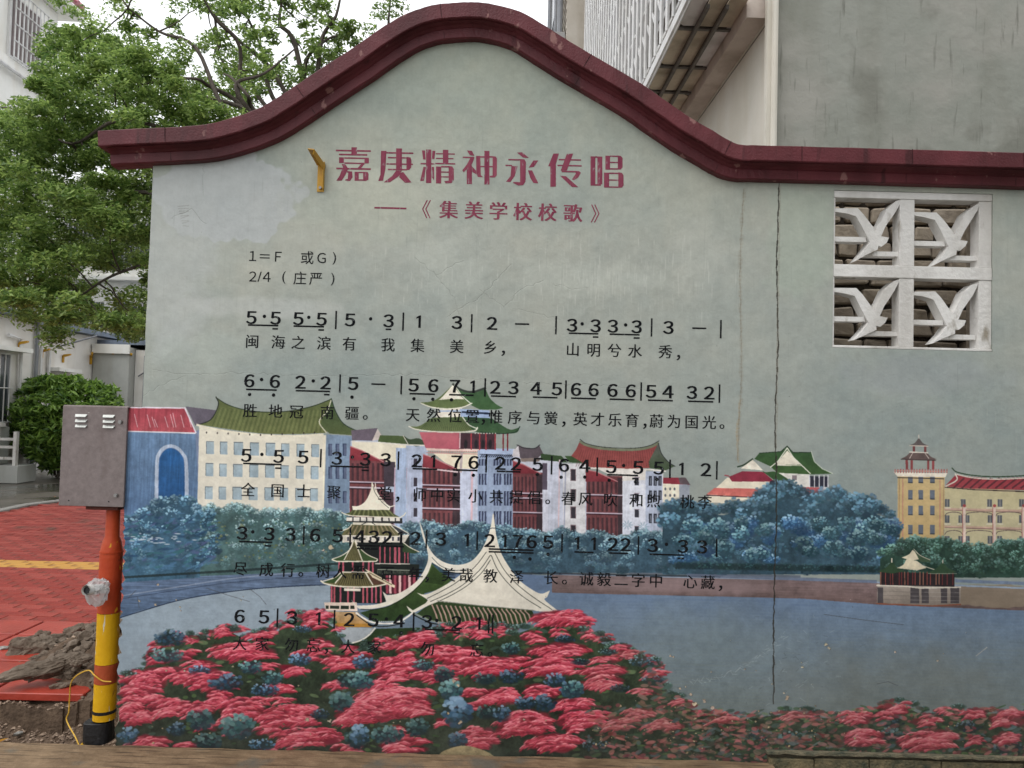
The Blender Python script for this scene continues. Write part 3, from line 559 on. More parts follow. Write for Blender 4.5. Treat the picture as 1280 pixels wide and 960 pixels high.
line(curve([(445, 766), (455, 773), (466, 778), (482, 779.5), (497, 778), (508, 772), (516, 766)]), 2.2, (204, 206, 204)); line(curve([(446, 769), (464, 781), (482, 783), (500, 780)]), 1.2, (30, 34, 32)); line(curve([(516, 766), (530, 772), (545, 777), (600, 783), (657, 781)]), 1.8, (120, 132, 124)); line(curve([(516, 768), (530, 775), (545, 780), (600, 786), (650, 784)]), 1.4, (22, 28, 24))
for i in range(14): dab(474 + i * 2.4, 776.6, .7, .7, 0, (200, 204, 200))
line(curve([(436, 805), (452, 800), (462, 793), (469, 785)]), 1.8, (204, 206, 200))
sw = curve([(524, 650), (529, 664), (534, 680), (543, 694), (556, 703), (572, 706), (588, 702), (600, 690), (608, 675), (613, 660), (616, 642)]) + curve([(617, 642), (619, 664), (618, 690), (600, 712), (580, 716), (560, 714), (548, 708), (540, 703)]) + curve([(540, 703), (534, 718), (521, 734), (503, 748), (485, 757), (465, 761), (449, 761)]) + [(443, 757), (439, 749)] + curve([(445, 757), (467, 756), (483, 752)]) + [(478, 739)] + curve([(484, 744), (497, 742), (510, 735), (522, 725), (530, 713), (535, 700), (534, 688), (528, 670), (524, 650)])
poly(sw, (204, 204, 196), n=.04)
line(curve([(533, 672), (541, 688), (553, 699), (572, 704)]), .8, (70, 84, 90)); line(curve([(540, 697), (552, 708), (570, 713), (590, 710)]), .8, (84, 92, 92)); line(curve([(451, 761.5), (466, 762), (485, 758), (503, 748.6), (521, 735), (535, 718)]), .8, (30, 40, 30))
fr = [(617, 642), (620, 668)] + curve([(620, 668), (626, 690), (636, 708), (648, 724), (662, 735), (676, 742), (687.5, 738)]) + curve([(687.5, 738), (684, 746), (681, 750), (697, 763)]) + [(690, 766), (665, 763), (600, 757), (548, 752)] + [(535, 757), (516, 767), (511, 763), (508, 757), (516, 763), (532, 754)] + [(535, 750), (521, 741)] + curve([(521, 741), (532, 743), (550, 735), (568, 724), (588, 708), (602, 690), (612, 668), (616, 642)])
poly(fr, (210, 208, 196), (196, 196, 188), n=.04)
for cv in ([(613, 694), (600, 712), (580, 730), (560, 742), (538, 752)], [(613, 700), (602, 716), (584, 732), (566, 743), (548, 752)], [(614, 694), (622, 712), (636, 730), (654, 746), (676, 760)], [(618, 690), (630, 712), (646, 730), (666, 746), (690, 762)], [(608, 690), (594, 708), (572, 727), (552, 739), (534, 748)]): line(curve(cv), .8, (52, 58, 54))
line([(546, 751), (600, 757), (668, 763)], 1, (120, 124, 116)); line(curve([(610, 662), (617, 660), (629, 663)]), .8, (30, 40, 60))
# ---- azalea bank in front ----
top = [(136, 870), (152, 848), (168, 835), (185, 822), (196, 800), (215, 790), (240, 795), (262, 786), (290, 782), (310, 792), (345, 782), (372, 764), (400, 764), (418, 776), (436, 806), (470, 800), (520, 792), (560, 782), (600, 784), (650, 782), (690, 768), (722, 772), (745, 792), (770, 803), (800, 812), (822, 830), (836, 858), (850, 872), (880, 884), (930, 890), (980, 884), (1020, 888), (1060, 890), (1100, 876), (1130, 874), (1160, 888), (1200, 884), (1232, 884), (1300, 878)]
poly([(px, py + 9) for px, py in top] + [(1310, 975), (100, 975)], (44, 60, 40), (36, 44, 40), n=.35)
for i in range(230):
    x = rb.uniform(148, 840 if i < 150 else 1290); y = np.interp(x, [t[0] for t in top], [t[1] for t in top]) + rb.uniform(-3, 9)
    if rb.random() < .45: flowers(x, y + 2, rb.uniform(8, 16), rb.uniform(3, 5), .1 if x < 740 else .5)
    else: clump(x, y, rb.uniform(5, 11), rb.uniform(3, 5), (36, 56, 50), (66, 98, 88), (104, 136, 146), n=16, s=.26)
for i in range(900):
    x = rb.uniform(140, 1290); yt = np.interp(x, [t[0] for t in top], [t[1] for t in top]); y = yt + rb.random() * (955 - yt)
    dab(x, y, rb.uniform(3, 8), rb.uniform(1.2, 3), rb.uniform(-.4, .3), rb.choice([(46, 76, 44), (70, 100, 58), (36, 52, 44), (58, 84, 76), (88, 112, 76)]), rb.uniform(.4, .8))
blue = [(213, 797, 20, 9), (210, 819, 20, 8), (281, 852, 22, 10), (313, 833, 15, 8), (340, 847, 14, 8), (375, 824, 15, 7), (251, 898, 18, 12), (297, 908, 22, 14), (221, 911, 12, 8), (259, 927, 18, 10), (159, 919, 14, 10), (438, 849, 18, 9), (427, 876, 14, 12), (400, 892, 12, 6), (446, 922, 16, 12), (327, 930, 16, 7), (378, 786, 12, 4), (456, 827, 16, 8), (452, 850, 16, 10), (529, 831, 14, 6), (555, 843, 13, 9), (564, 862, 14, 12), (606, 848, 14, 7), (639, 845, 16, 8), (639, 810, 12, 7), (693, 850, 13, 8), (714, 862, 14, 10), (609, 890, 14, 8), (571, 890, 18, 16), (656, 878, 13, 8), (681, 878, 14, 10), (627, 892, 12, 9), (522, 909, 15, 10), (484, 918, 20, 10), (449, 918, 12, 12), (571, 925, 12, 10), (715, 860, 14, 9), (760, 814, 12, 4), (805, 827, 20, 6), (817, 850, 16, 6), (725, 827, 12, 4), (775, 860, 12, 5), (745, 932, 18, 6), (947, 917, 18, 6), (970, 922, 18, 6), (1115, 902, 14, 7), (1114, 917, 14, 8), (985, 922, 22, 8), (1212, 908, 18, 7), (1260, 934, 20, 8), (330, 862, 18, 7), (250, 838, 14, 6), (706, 798, 14, 5)]
pink = [(190, 845, 25, 11), (175, 868, 26, 12), (215, 885, 30, 13), (302, 814, 45, 12), (254, 846, 35, 13), (362, 838, 25, 8), (424, 827, 25, 10), (394, 770, 22, 8), (275, 790, 14, 6), (324, 795, 20, 7), (400, 803, 16, 7), (180, 855, 28, 12), (270, 873, 22, 12), (302, 887, 30, 14), (362, 895, 40, 16), (384, 922, 40, 13), (186, 927, 25, 10), (232, 933, 18, 6), (416, 857, 18, 7), (167, 892, 20, 16), (449, 892, 30, 16), (517, 801, 30, 10), (567, 817, 35, 11), (604, 834, 40, 12), (499, 831, 38, 12), (487, 880, 50, 20), (506, 932, 32, 10), (590, 777, 20, 5), (602, 793, 14, 5), (698, 772, 35, 11), (667, 798, 16, 5), (698, 790, 12, 5), (698, 813, 40, 11), (686, 834, 45, 12), (679, 864, 28, 10), (620, 871, 32, 12), (716, 881, 30, 9), (658, 904, 35, 17), (599, 923, 25, 16), (475, 860, 30, 10), (690, 928, 35, 13), (715, 774, 26, 9), (775, 809, 15, 5), (757, 824, 22, 6), (817, 842, 18, 7), (750, 838, 35, 8), (750, 853, 30, 10), (805, 865, 18, 5), (725, 900, 35, 12), (540, 845, 30, 8), (640, 826, 20, 8), (346, 862, 22, 9), (410, 920, 20, 10)]
for x, y, a, b in sorted([(q[0], q[1], q[2], q[3]) for q in pink], key=lambda q: q[1]): flowers(x, y, a, b, 0 if x < 740 else .25)
for i in range(46):
    x = rb.uniform(155, 735); yt = np.interp(x, [t[0] for t in top], [t[1] for t in top]); y = yt + 15 + rb.random() * (925 - yt)
    flowers(x, y, rb.uniform(12, 24), rb.uniform(5, 9), .05)
for x, y, a, b in blue:
    a *= 1.02; b *= 1.08
    teal = rb.random() < .35
    m_ = .5 if x > 730 else 0
    clump(x, y, a, b, mixc((28, 46, 58), (38, 48, 46), m_), mixc((46, 84, 118) if not teal else (44, 84, 90), (66, 88, 94), m_), mixc((112, 148, 184) if not teal else (100, 144, 150), (112, 130, 134), m_), n=int(26 + a * b * .18), s=.2)
for x, y, a, b in pink[::4]:
    if x < 740: flowers(x + rb.uniform(-5, 5), y - 3, a * .6, b * .5)
# worn lower right
for i in range(2000):
    x = rb.uniform(735, 1290); yt = np.interp(x, [t[0] for t in top], [t[1] for t in top]); y = yt + rb.random() ** .8 * (958 - yt)
    if x > 1040 and rb.random() < .5: continue
    if x < 800 and y < 880: continue
    dab(x, y, rb.uniform(2, 8), rb.uniform(1, 3.2), rb.uniform(-.6, .5), jit(rb.choice([(140, 70, 76), (164, 92, 92), (112, 52, 58), (60, 62, 54), (40, 54, 44), (72, 92, 98), (44, 70, 52), (120, 92, 84)]), 12), rb.uniform(.45, .85))
for q in [(1120, 884, 22, 9), (1070, 897, 22, 9), (1080, 922, 25, 12), (1217, 892, 16, 8), (1262, 897, 25, 12), (1160, 925, 40, 14), (1157, 902, 20, 6), (1217, 925, 14, 7), (992, 892, 22, 6), (1257, 922, 20, 9), (1110, 893, 16, 6), (905, 898, 22, 7), (830, 905, 26, 8), (800, 893, 22, 8), (770, 905, 26, 9)]: flowers(*q, .35 if q[0] > 1040 else .7)
# bare rock shape, chips, flakes, scratches, crack
poly(curve([(545, 947), (556, 938), (580, 932), (605, 938), (620, 947)]), (128, 116, 84), n=.25)
def chip(x, y, r, c=(196, 180, 150), n=7, dep=1.0, a=.95):
    r *= .62; n += 2; g = [rb.uniform(.3, 1.2) * r for _ in range(n)]; an = rb.uniform(0, 6)
    pts = [(x + g[i] * math.cos(an + 2 * math.pi * i / n) * 1.2, y + g[i] * math.sin(an + 2 * math.pi * i / n)) for i in range(n)]
    poly([(px + .5, py + .5) for px, py in pts], (60, 54, 48), a=.6); poly(pts, jit(c, 14), a=a)
    p = np.array(pts); X, Y = tp(p[:, 0], p[:, 1]); r_ = cover(X, Y)
    if r_: x0, x1, y0, y1, m = r_; Hh[y0:y1, x0:x1][m] = -dep
for x, y, r in ((194, 756, 3), (197, 731, 3), (174, 751, 2.2), (220, 750, 1.6), (225, 759, 2), (226, 763, 1.6), (301, 750, 1.6), (304, 746, 1.2), (414, 684, 5), (374, 682, 1.8), (404, 688, 3), (291, 833, 2.4), (231, 838, 2.2), (208, 838, 2.2), (373, 857, 1.8), (384, 900, 5), (412, 901, 4), (262, 916, 1.8), (307, 922, 2), (567, 851, 6), (572, 856, 4), (597, 808, 3), (500, 902, 2), (492, 903, 2), (503, 911, 3), (575, 903, 4), (655, 899, 2.4), (838, 820, 2.4), (842, 821, 2), (857, 858, 2), (889, 840, 1.5), (931, 836, 2), (945, 838, 1.4), (850, 861, 2.5), (863, 868, 3), (868, 880, 5), (890, 885, 4), (880, 876, 4), (984, 872, 5), (980, 866, 2), (1032, 806, 4), (1036, 810, 3), (1002, 828, 2), (1003, 834, 2.5), (1119, 815, 2.6), (1179, 817, 1.2), (1172, 826, 2), (965, 855, 1.8), (720, 836, 1.3)): chip(x, y, r, (172, 162, 142))
for i in range(150):
    x = rb.choice([rb.uniform(740, 1060), rb.uniform(740, 1060), rb.uniform(150, 1280)]); chip(x, rb.uniform(882, 950), rb.uniform(.6, 2.8), rb.choice([(150, 130, 100), (176, 158, 124), (120, 104, 80)]), dep=.6)
for i in range(70): chip(rb.uniform(150, 1280), rb.uniform(740, 930), rb.uniform(.3, .9), rb.choice([(200, 196, 186), (60, 60, 60)]), n=5, dep=.5, a=.8)
for i in range(60): chip(rb.uniform(150, 1280), rb.uniform(120, 700), rb.uniform(.3, .7), rb.choice([(70, 72, 70), (196, 200, 196)]), n=5, dep=.5, a=.7)
for pts in ([(258, 735), (285, 744), (312, 752)], [(312, 736), (325, 746), (333, 756)], [(160, 748), (170, 738)], [(172, 746), (174, 760)], [(1220, 820), (1234, 809)], [(1030, 768), (1080, 775), (1130, 781)], [(1096, 855), (1110, 852), (1122, 857)], [(190, 900), (202, 886)]): line(pts, .7, rb.choice([(60, 62, 66), (170, 160, 148)]), a=.7)
def crack(pts, wd, c=(44, 44, 42), a=.9, j=1.2, dep=1.0):
    out = []
    for (ax, ay), (bx, by) in zip(pts[:-1], pts[1:]):
        L_ = math.hypot(bx - ax, by - ay); n = max(2, int(L_ / 5))
        for i in range(n): out.append((ax + (bx - ax) * i / n + rb.uniform(-j, j), ay + (by - ay) * i / n + rb.uniform(-j, j)))
    out.append(pts[-1])
    for p, q in zip(out[:-1], out[1:]):
        w_ = wd * rb.uniform(.5, 1.3); line([p, q], w_, c, a=a)
        X, Y = tp(np.array([p[0], q[0]]), np.array([p[1], q[1]])); n = int(abs(X[1] - X[0]) + abs(Y[1] - Y[0])) + 2
        xi = np.linspace(X[0], X[1], n).astype(int); yi = np.linspace(Y[0], Y[1], n).astype(int)
        ok = (xi > 1) & (xi < TW - 2) & (yi > 1) & (yi < TH - 2)
        for o_ in (-1, 0, 1): Hh[yi[ok], xi[ok] + o_] = np.minimum(Hh[yi[ok], xi[ok] + o_], -dep)
crack([(974, 230), (971, 330), (973, 420), (969, 520), (971, 640), (968, 720), (967, 800), (967, 880)], 1.6, (46, 44, 40), .9, .8)
crack([(975, 232), (972, 420), (970, 560)], 2.6, (116, 112, 100), .25, .6, 0)
for pts in ([(930, 236), (925, 330), (927, 470), (922, 575)],): crack(pts, 4.5, (126, 120, 106), .16, 1.0, 0); crack(pts, 1.2, (104, 98, 84), .28, .6, .3)
crack([(925, 500), (921, 545), (923, 578)], 2.6, (146, 124, 92), .28, .8, 0)
for pts in ([(190, 463), (240, 468), (300, 466), (400, 470), (520, 468), (640, 478), (760, 482), (830, 490)], [(518, 320), (545, 345), (568, 372), (575, 400)], [(545, 345), (570, 330), (580, 326)], [(600, 362), (630, 385), (650, 362), (680, 350)], [(690, 355), (720, 362), (735, 360)], [(178, 495), (200, 482), (232, 470)], [(640, 385), (670, 392), (700, 400)], [(560, 395), (600, 372), (640, 330)], [(255, 150), (254, 245)], [(214, 272), (240, 262), (258, 280)]): crack(pts, .5, (112, 118, 116), .32, 1.6, .35)
for i in range(9): line([(222 + i * .8, 258 + i * 3), (236, 256 + i * 3 + rb.uniform(-2, 3))], .8, (124, 128, 128), a=.6)
for i in range(60):                                             # crazed paint near the water patch
    x, y = rb.gauss(985, 35), rb.gauss(830, 32); line([(x, y), (x + rb.uniform(-7, 7), y + rb.uniform(-5, 5))], .5, rb.choice([(70, 80, 84), (140, 156, 164)]), a=.6)
for i in range(40): x, y = 862 + i * 3.0, 852 - 60 * (i / 40) ** 2; line([(x, y + rb.uniform(-4, 4)), (x + rb.uniform(2, 7), y + rb.uniform(-6, 4))], .6, (140, 156, 162), a=.6)
# old paint fades in blotches; a darker brown-grey tone grows towards the bottom
P *= (1 + .06 * N2 + .012 * NV + .05 * N1)[..., None]
P = P * .84 + (P @ C((.3, .59, .11)))[..., None] * .16
zz = (TZ1 - np.arange(TH) / TR)[:, None]
gr_ = np.clip((.42 - zz) / .42 + N1 * 1.2, 0, 1)[..., None] * .22
P = P * (1 - gr_) + C((70, 66, 58)) * gr_
wsh = .8 * np.clip(vnoise(TH, TW, 200, 90) * .6 + vnoise(TH, TW, 50, 91) * .4 - .45, 0, 1)[..., None] * .16
P = P * (1 - wsh) + C((150, 156, 152)) * wsh
P = ((P - 124) * 1.02 + 127) * C((1.03, 1.0, .968))
P[1:-1] = P[1:-1] * .5 + (P[:-2] + P[2:]) * .25; P[:, 1:-1] = P[:, 1:-1] * .5 + (P[:, :-2] + P[:, 2:]) * .25     # paint edges are soft
P = np.clip(P, 2, 252)
LIGHT = 0.84                               # light that fell on the wall when the colours were read off the photograph
_l = (P / 255.0) ** 2.2 / LIGHT
P = np.clip(_l, 0, .93) ** (1 / 2.2)
def to_image(name, arr, cs):
    im = bpy.data.images.new(name, TW, TH, alpha=False); im.colorspace_settings.name = cs
    a = np.ones((TH, TW, 4), np.float32); a[..., :3] = arr; im.pixels.foreach_set(a[::-1].ravel()); im.update(); im.pack(); return im
IMG = to_image('mural_paint', P, 'sRGB')
Hh = (Hh[:, :] + np.roll(Hh, 1, 0) + np.roll(Hh, 1, 1)) / 3
HIMG = to_image('mural_relief', np.clip(.75 + Hh * .45 + N2 * .12, 0, 1)[..., None].repeat(3, -1), 'Non-Color')
MM = bpy.data.materials.new('mural_paint'); MM.use_nodes = True
_t = MM.node_tree; _b = _t.nodes['Principled BSDF']; _uv = _t.nodes.new('ShaderNodeUVMap'); _uv.uv_map = 'wall'
_i = _t.nodes.new('ShaderNodeTexImage'); _i.image = IMG; _i.extension = 'EXTEND'; _h = _t.nodes.new('ShaderNodeTexImage'); _h.image = HIMG; _h.extension = 'EXTEND'
_t.links.new(_uv.outputs[0], _i.inputs[0]); _t.links.new(_uv.outputs[0], _h.inputs[0]); _t.links.new(_i.outputs[0], _b.inputs['Base Color'])
_bp = _t.nodes.new('ShaderNodeBump'); _bp.inputs['Strength'].default_value = .55; _bp.inputs['Distance'].default_value = .009
_n = _t.nodes.new('ShaderNodeTexNoise'); _n.inputs['Scale'].default_value = 5; _n.inputs['Detail'].default_value = 9; _tc = _t.nodes.new('ShaderNodeTexCoord'); _t.links.new(_tc.outputs['Object'], _n.inputs['Vector'])
_b2 = _t.nodes.new('ShaderNodeBump'); _b2.inputs['Strength'].default_value = .6; _b2.inputs['Distance'].default_value = .02; _t.links.new(_n.outputs['Fac'], _b2.inputs['Height'])
_t.links.new(_h.outputs[0], _bp.inputs['Height']); _t.links.new(_b2.outputs[0], _bp.inputs['Normal']); _t.links.new(_bp.outputs[0], _b.inputs['Normal'])
_b.inputs['Roughness'].default_value = .7; _b.inputs['Specular IOR Level'].default_value = .14
# ---------------- the mural wall ----------------
wall = thing('mural_wall', 'pale green gable wall painted with song lyrics, campus buildings and red azaleas', 'wall', (0, 0, 0))
UX = TW / TR; UZ = TH / TR
outer_px = [(122, 163), (150, 161.5), (180, 160), (215, 158.5), (250, 156), (275, 151), (300, 143.5), (327, 133), (355, 116), (384, 96.5), (412, 78), (440.6, 59.5), (474, 36), (502.5, 19), (525, 10), (545, 5), (566, 3), (584, 2), (602, 2.5), (620, 5.5), (640, 10.5), (660, 18.5), (690, 37), (720, 56), (760, 79.5), (800, 103), (832, 125), (865, 147.5), (890, 162), (910, 174), (926, 180.5), (945, 181), (980, 182), (1100, 185.2), (1280, 190.5)]
outer = [onwall(x, y, -.088) for x, y in outer_px]
def dens(p, k=4):
    p = [np.array((q.x, q.z)) for q in p]; out = []
    q = [2 * p[0] - p[1]] + p + [2 * p[-1] - p[-2]]
    for i in range(1, len(q) - 2):
        for j in range(k):
            t = j / k; a, b, c, d = q[i - 1], q[i], q[i + 1], q[i + 2]
            out.append(.5 * ((2 * b) + (-a + c) * t + (2 * a - 5 * b + 4 * c - d) * t * t + (-a + 3 * b - 3 * c + d) * t ** 3))
    out.append(q[-2]); return out
OC = dens(outer); OC.append(np.array((4.2, OC[-1][1] - .012)))
def normals(p):
    n = []
    for i in range(len(p)):
        d = p[min(i + 1, len(p) - 1)] - p[max(i - 1, 0)]; d = d / np.linalg.norm(d); n.append(np.array((-d[1], d[0])))
    return n
ON = normals(OC)
def off(d): return [p - n * d for p, n in zip(OC, ON)]
def sweep(prof, x_start, wob=0.0):
    """prof: list of (distance below the top edge, Y) closed loop, swept along the gable curve"""
    mb = MB(); rings = []; r = random.Random(5)
    idx = [i for i in range(len(OC)) if OC[i][0] >= x_start - 1e-4]
    for i in idx:
        ring = []
        for k, (d, y) in enumerate(prof):
            q = OC[i] - ON[i] * (d + r.uniform(-wob, wob)); ring.append((q[0], (min(y, .03) if q[0] < xedge else min(y, .195)) + r.uniform(-wob, wob), q[1]))
        rings.append(ring)
    n = len(prof); vs = [v for g in rings for v in g]
    fs = [(a * n + k, a * n + (k + 1) % n, (a + 1) * n + (k + 1) % n, (a + 1) * n + k) for a in range(len(rings) - 1) for k in range(n)]
    fs += [tuple(range(n)), tuple(range((len(rings) - 1) * n, len(rings) * n))[::-1]]
    return mb.add(vs, fs)
xedge = onwall(184.5, 350).x - .002
COP = mat('coping_paint', lin((84, 34, 40)), lin((108, 50, 56)), scale=5, rough=.5, bump=.25, bscale=110, dirt=.45, c3=lin((138, 88, 88)), spec=.3)
c_ = sweep([(0, -.084), (.003, -.088), (.066, -.090), (.070, -.087), (.071, -.06), (.071, .30), (0, .30)], OC[0][0], .0008).build('coping_cap', COP, wall)
xs2 = onwall(132, 200, -.036).x
sweep([(.072, -.070), (.080, -.046), (.090, -.034), (.093, -.036), (.131, -.036), (.136, -.030), (.139, -.006), (.139, .25), (.072, .25)], xs2, .0008).build('coping_moulding', COP, wall)
layer(COP, 16, (1, 1, .6), .67, .70, lin((136, 96, 92)), 9, 2.0); layer(COP, 5, (4, 4, .5), .60, .70, lin((70, 30, 34)), 5, 7.0)
JT = mat('joint_grime', lin((30, 14, 16)), lin((48, 24, 26)), scale=40, bump=0)
for jx in (-1.55, -.98, -.36, .31, .93, 1.212, 1.78, 2.4):
    k = min(range(len(OC)), key=lambda i: abs(OC[i][0] - jx)); q = OC[k]; tx = np.array((ON[k][1], -ON[k][0])); mb = MB()
    for a, b, ya, yb in ((.0, .066, -.0890, -.0908), (.093, .131, -.0366, -.0368)):
        pts = []
        for d_, s_ in ((a, -1), ((a + b) / 2, -1.6), (b, -1), (b, .6), ((a + b) / 2, .2), (a, .6)):
            c = q - ON[k] * d_ + tx * s_ * .0011; pts.append((c[0], ya if d_ == a else yb, c[1]))
        mb.prism(pts, (0, .004, 0))
    mb.build('joint', JT, c_)
# outline of the wall
xa = onwall(184.5, 350).x; xb = onwall(151, 720).x; zs = onwall(162, 509).z
top = [(p[0], p[1]) for p in off(.06) if p[0] > xa + .002]
topz = np.interp(xa, [p[0] for p in off(.06)], [p[1] for p in off(.06)])
XR = 4.1
def outline(jag, inset=0.0):
    r = random.Random(9); o = [(xb + inset, -.12)]
    z = -.05
    while z < 1.03:
        o.append((xb + inset + (r.uniform(0, jag) + (jag * 1.0 if r.random() < .25 else 0)) * (1 if z < .95 else .3), z)); z += r.uniform(.006, .024)
    o += [(xb + inset, 1.05), (xb + inset, zs), (xa + inset, zs + .002)]
    z = zs + .06
    while z < topz - .03: o.append((xa + inset + r.uniform(0, .0035), z)); z += r.uniform(.04, .12)
    o.append((xa + inset, topz)); o += top[:-1] + [(XR, top[-1][1]), (XR, -.12)]
    return o
hx0, hx1 = onwall(1041.5, 335).x, onwall(1241, 340).x; hz1, hz0 = onwall(1142, 240).z, onwall(1140, 437).z
hole = [(hx0, hz0), (hx0, hz1), (hx1, hz1), (hx1, hz0)]
from mathutils.geometry import tessellate_polygon
def slab(out, holes, y0, y1, name, m, parent, uv=False):
    loops = [[Vector((x, z, 0)) for x, z in l] for l in [out] + holes]
    tris = tessellate_polygon(loops); flat = [p for l in [out] + holes for p in l]; n = len(flat)
    vs = [(x, y0, z) for x, z in flat] + [(x, y1, z) for x, z in flat]
    fs = [tuple(t) for t in tris] + [tuple(i + n for i in t)[::-1] for t in tris]
    b = 0
    for l in [out] + holes:
        k = len(l); fs += [(b + i, b + (i + 1) % k, n + b + (i + 1) % k, n + b + i) for i in range(k)]; b += k
    mb = MB().add(vs, fs); o = mb.build(name, m, parent)
    if uv:
        ul = o.data.uv_layers.new(name='wall')
        for lp in o.data.loops:
            c = o.data.vertices[lp.vertex_index].co; ul.data[lp.index].uv = ((c.x - TX0) / UX, 1 - (TZ1 - c.z) / UZ)
    return o
CONC = mat('raw_concrete', lin((128, 118, 104)), lin((168, 158, 142)), scale=14, rough=.9, bump=.9, bscale=60, dirt=.3)
slab(outline(.006), [hole], .012, .20, 'wall_body', CONC, wall)
slab(outline(.011), [hole], 0, .011, 'mural', MM, wall, uv=True)
# broken base of the wall at the lower right: ledge with chipped paint and stones under it
LX0 = onwall(956, 942).x
mb = MB(); r = random.Random(4); x = LX0; pts = []
while x < XR - .05: pts.append((x, -.028 + r.uniform(-.006, .006))); x += r.uniform(.02, .05)
lz = onwall(1100, 943).z
CHIPM = mat('chipped_ledge', lin((48, 62, 54)), lin((140, 128, 104)), scale=26, rough=.85, bump=.9, c3=lin((150, 50, 62)), stretch=(.5, 1, 1))
mb.prism([(LX0, -.002, lz)] + [(px, py, lz + r.uniform(-.003, .003)) for px, py in pts] + [(XR, -.002, lz)], (0, 0, .010)); mb.build('plaster_ledge', CHIPM, wall)
STB = mat('base_stone', lin((50, 58, 48)), lin((126, 112, 84)), scale=16, rough=.9, bump=.9, c3=lin((140, 60, 66)))
mb0 = MB(); mb0.box(LX0 + .01, XR, -.004, .02, -.5, lz - .002)
mb0.build('base_mortar', mat('dark_mortar', lin((60, 56, 46)), lin((92, 84, 66)), scale=20, bump=.8), wall)
x = LX0 + .012; i = 0
while x < 2.5:
    w_ = r.uniform(.10, .42); m_ = MB(); m_.box(x, x + w_ - .005, -.018 - r.random() * .008, -.005, -.16 + r.uniform(0, .02), lz - .014 - r.uniform(0, .01))
    m_.build('stone', STB, wall, bevel=.003); x += w_
# breeze-block screen with four flying doves
WHT = mat('white_plaster', lin((214, 212, 208)), lin((232, 230, 226)), scale=7, rough=.7, bump=.4, dirt=.35, bscale=50)
def zp(zx, zy, Y=0.004): return onwall(1000 + zx / 4.175, 220 + zy / 4.175, Y)
def W2(zx, zy): p = zp(zx, zy); return p.x, p.z
scr = MB()
X0_, X1_ = hx0 + .0015, hx1 - .0015
def hbar(zy0, zy1, y0, mb=None):
    z1 = min(W2(590, zy0)[1], hz1 - .001); z0 = max(W2(590, zy1)[1], hz0 + .001); (mb or scr).box(X0_, X1_, y0, .076, z0, z1)
hbar(60, 122, .003); hbar(470, 534, .003); hbar(893, 925, .001)
zz_ = [W2(590, 122)[1] - .0005, W2(590, 470)[1] + .0005, W2(590, 534)[1] - .0005, W2(590, 893)[1] + .0005]
for a, b in ((zz_[1], zz_[0]), (zz_[3], zz_[2])):
    for za, zb in ((170, 182), (520, 597), (935, 1015)):
        scr.box(max(X0_, W2(za, 500)[0]), min(X1_, W2(zb, 500)[0]), .006, .074, a, b)
scr.build('screen_frame', WHT, wall, bevel=.0015)
dove = [(180, 166), (305, 165), (335, 200), (398, 282), (425, 235), (455, 170), (500, 132), (531, 118), (520, 150), (500, 185), (450, 262), (425, 312), (466, 319), (456, 345), (428, 368), (410, 362), (408, 385), (345, 412), (290, 440), (340, 385), (366, 345), (330, 272), (296, 208), (240, 192), (181, 182)]
armL = [(176, 311), (352, 315), (356, 340), (176, 337)]; armR = [(404, 389), (524, 392), (524, 416), (345, 413)]
for dx, dy in ((0, 0), (412, 22), (-8, 418), (403, 436)):
    for nm, pl, ya in (('dove', dove, .008), ('crosspiece', armL, .020), ('crosspiece', armR, .020)):
        mb = MB(); pts = [W2(x + dx + (r.uniform(-2.2, 2.2) if nm == 'dove' else 0), y + dy + (r.uniform(-2.2, 2.2) if nm == 'dove' else 0)) for x, y in pl]
        loops = [[Vector((a, b, 0)) for a, b in pts]]; tr_ = tessellate_polygon(loops); n = len(pts)
        vs = [(a, ya, b) for a, b in pts] + [(a, .072, b) for a, b in pts]
        mb.add(vs, [tuple(t) for t in tr_] + [tuple(i + n for i in t)[::-1] for t in tr_] + [(i, (i + 1) % n, n + (i + 1) % n, n + i) for i in range(n)])
        if nm == 'dove': dv = mb.build(nm, WHT, wall)
        else: mb.build(nm, WHT, dv)

layer(WHT, 12, (1, 1, .5), .60, .70, lin((150, 142, 128)), 7, 4.0)
# ---------------- lettering ----------------
BLK = mat('black_lettering', lin((14, 15, 18)), lin((30, 31, 34)), scale=60, rough=.75, bump=0, spec=.08)
layer(BLK, 90, (1, 1, 1), .62, .68, lin((96, 100, 100)), 4)
CRM = mat('crimson_lettering', lin((118, 46, 70)), lin((148, 78, 94)), scale=45, rough=.7, spec=.15, bump=0, stretch=(1, 1, .15))
_gc = {}
def glyph(ch, offs=0.0):
    k = (ch, offs)
    if k not in _gc:
        c = bpy.data.curves.new('glyph', 'FONT'); c.body = ch; c.size = 1; c.align_x = 'CENTER'; c.offset = offs; c.resolution_u = 3
        o = bpy.data.objects.new('glyph', c); S.collection.objects.link(o); bpy.context.view_layer.update()
        e = o.evaluated_get(bpy.context.evaluated_depsgraph_get()); m = e.to_mesh()
        _gc[k] = ([(v.co.x, v.co.y) for v in m.vertices], [tuple(p.vertices) for p in m.polygons])
        e.to_mesh_clear(); bpy.data.objects.remove(o); bpy.data.curves.remove(c)
    return _gc[k]
PXM = 3.4 / 960.0
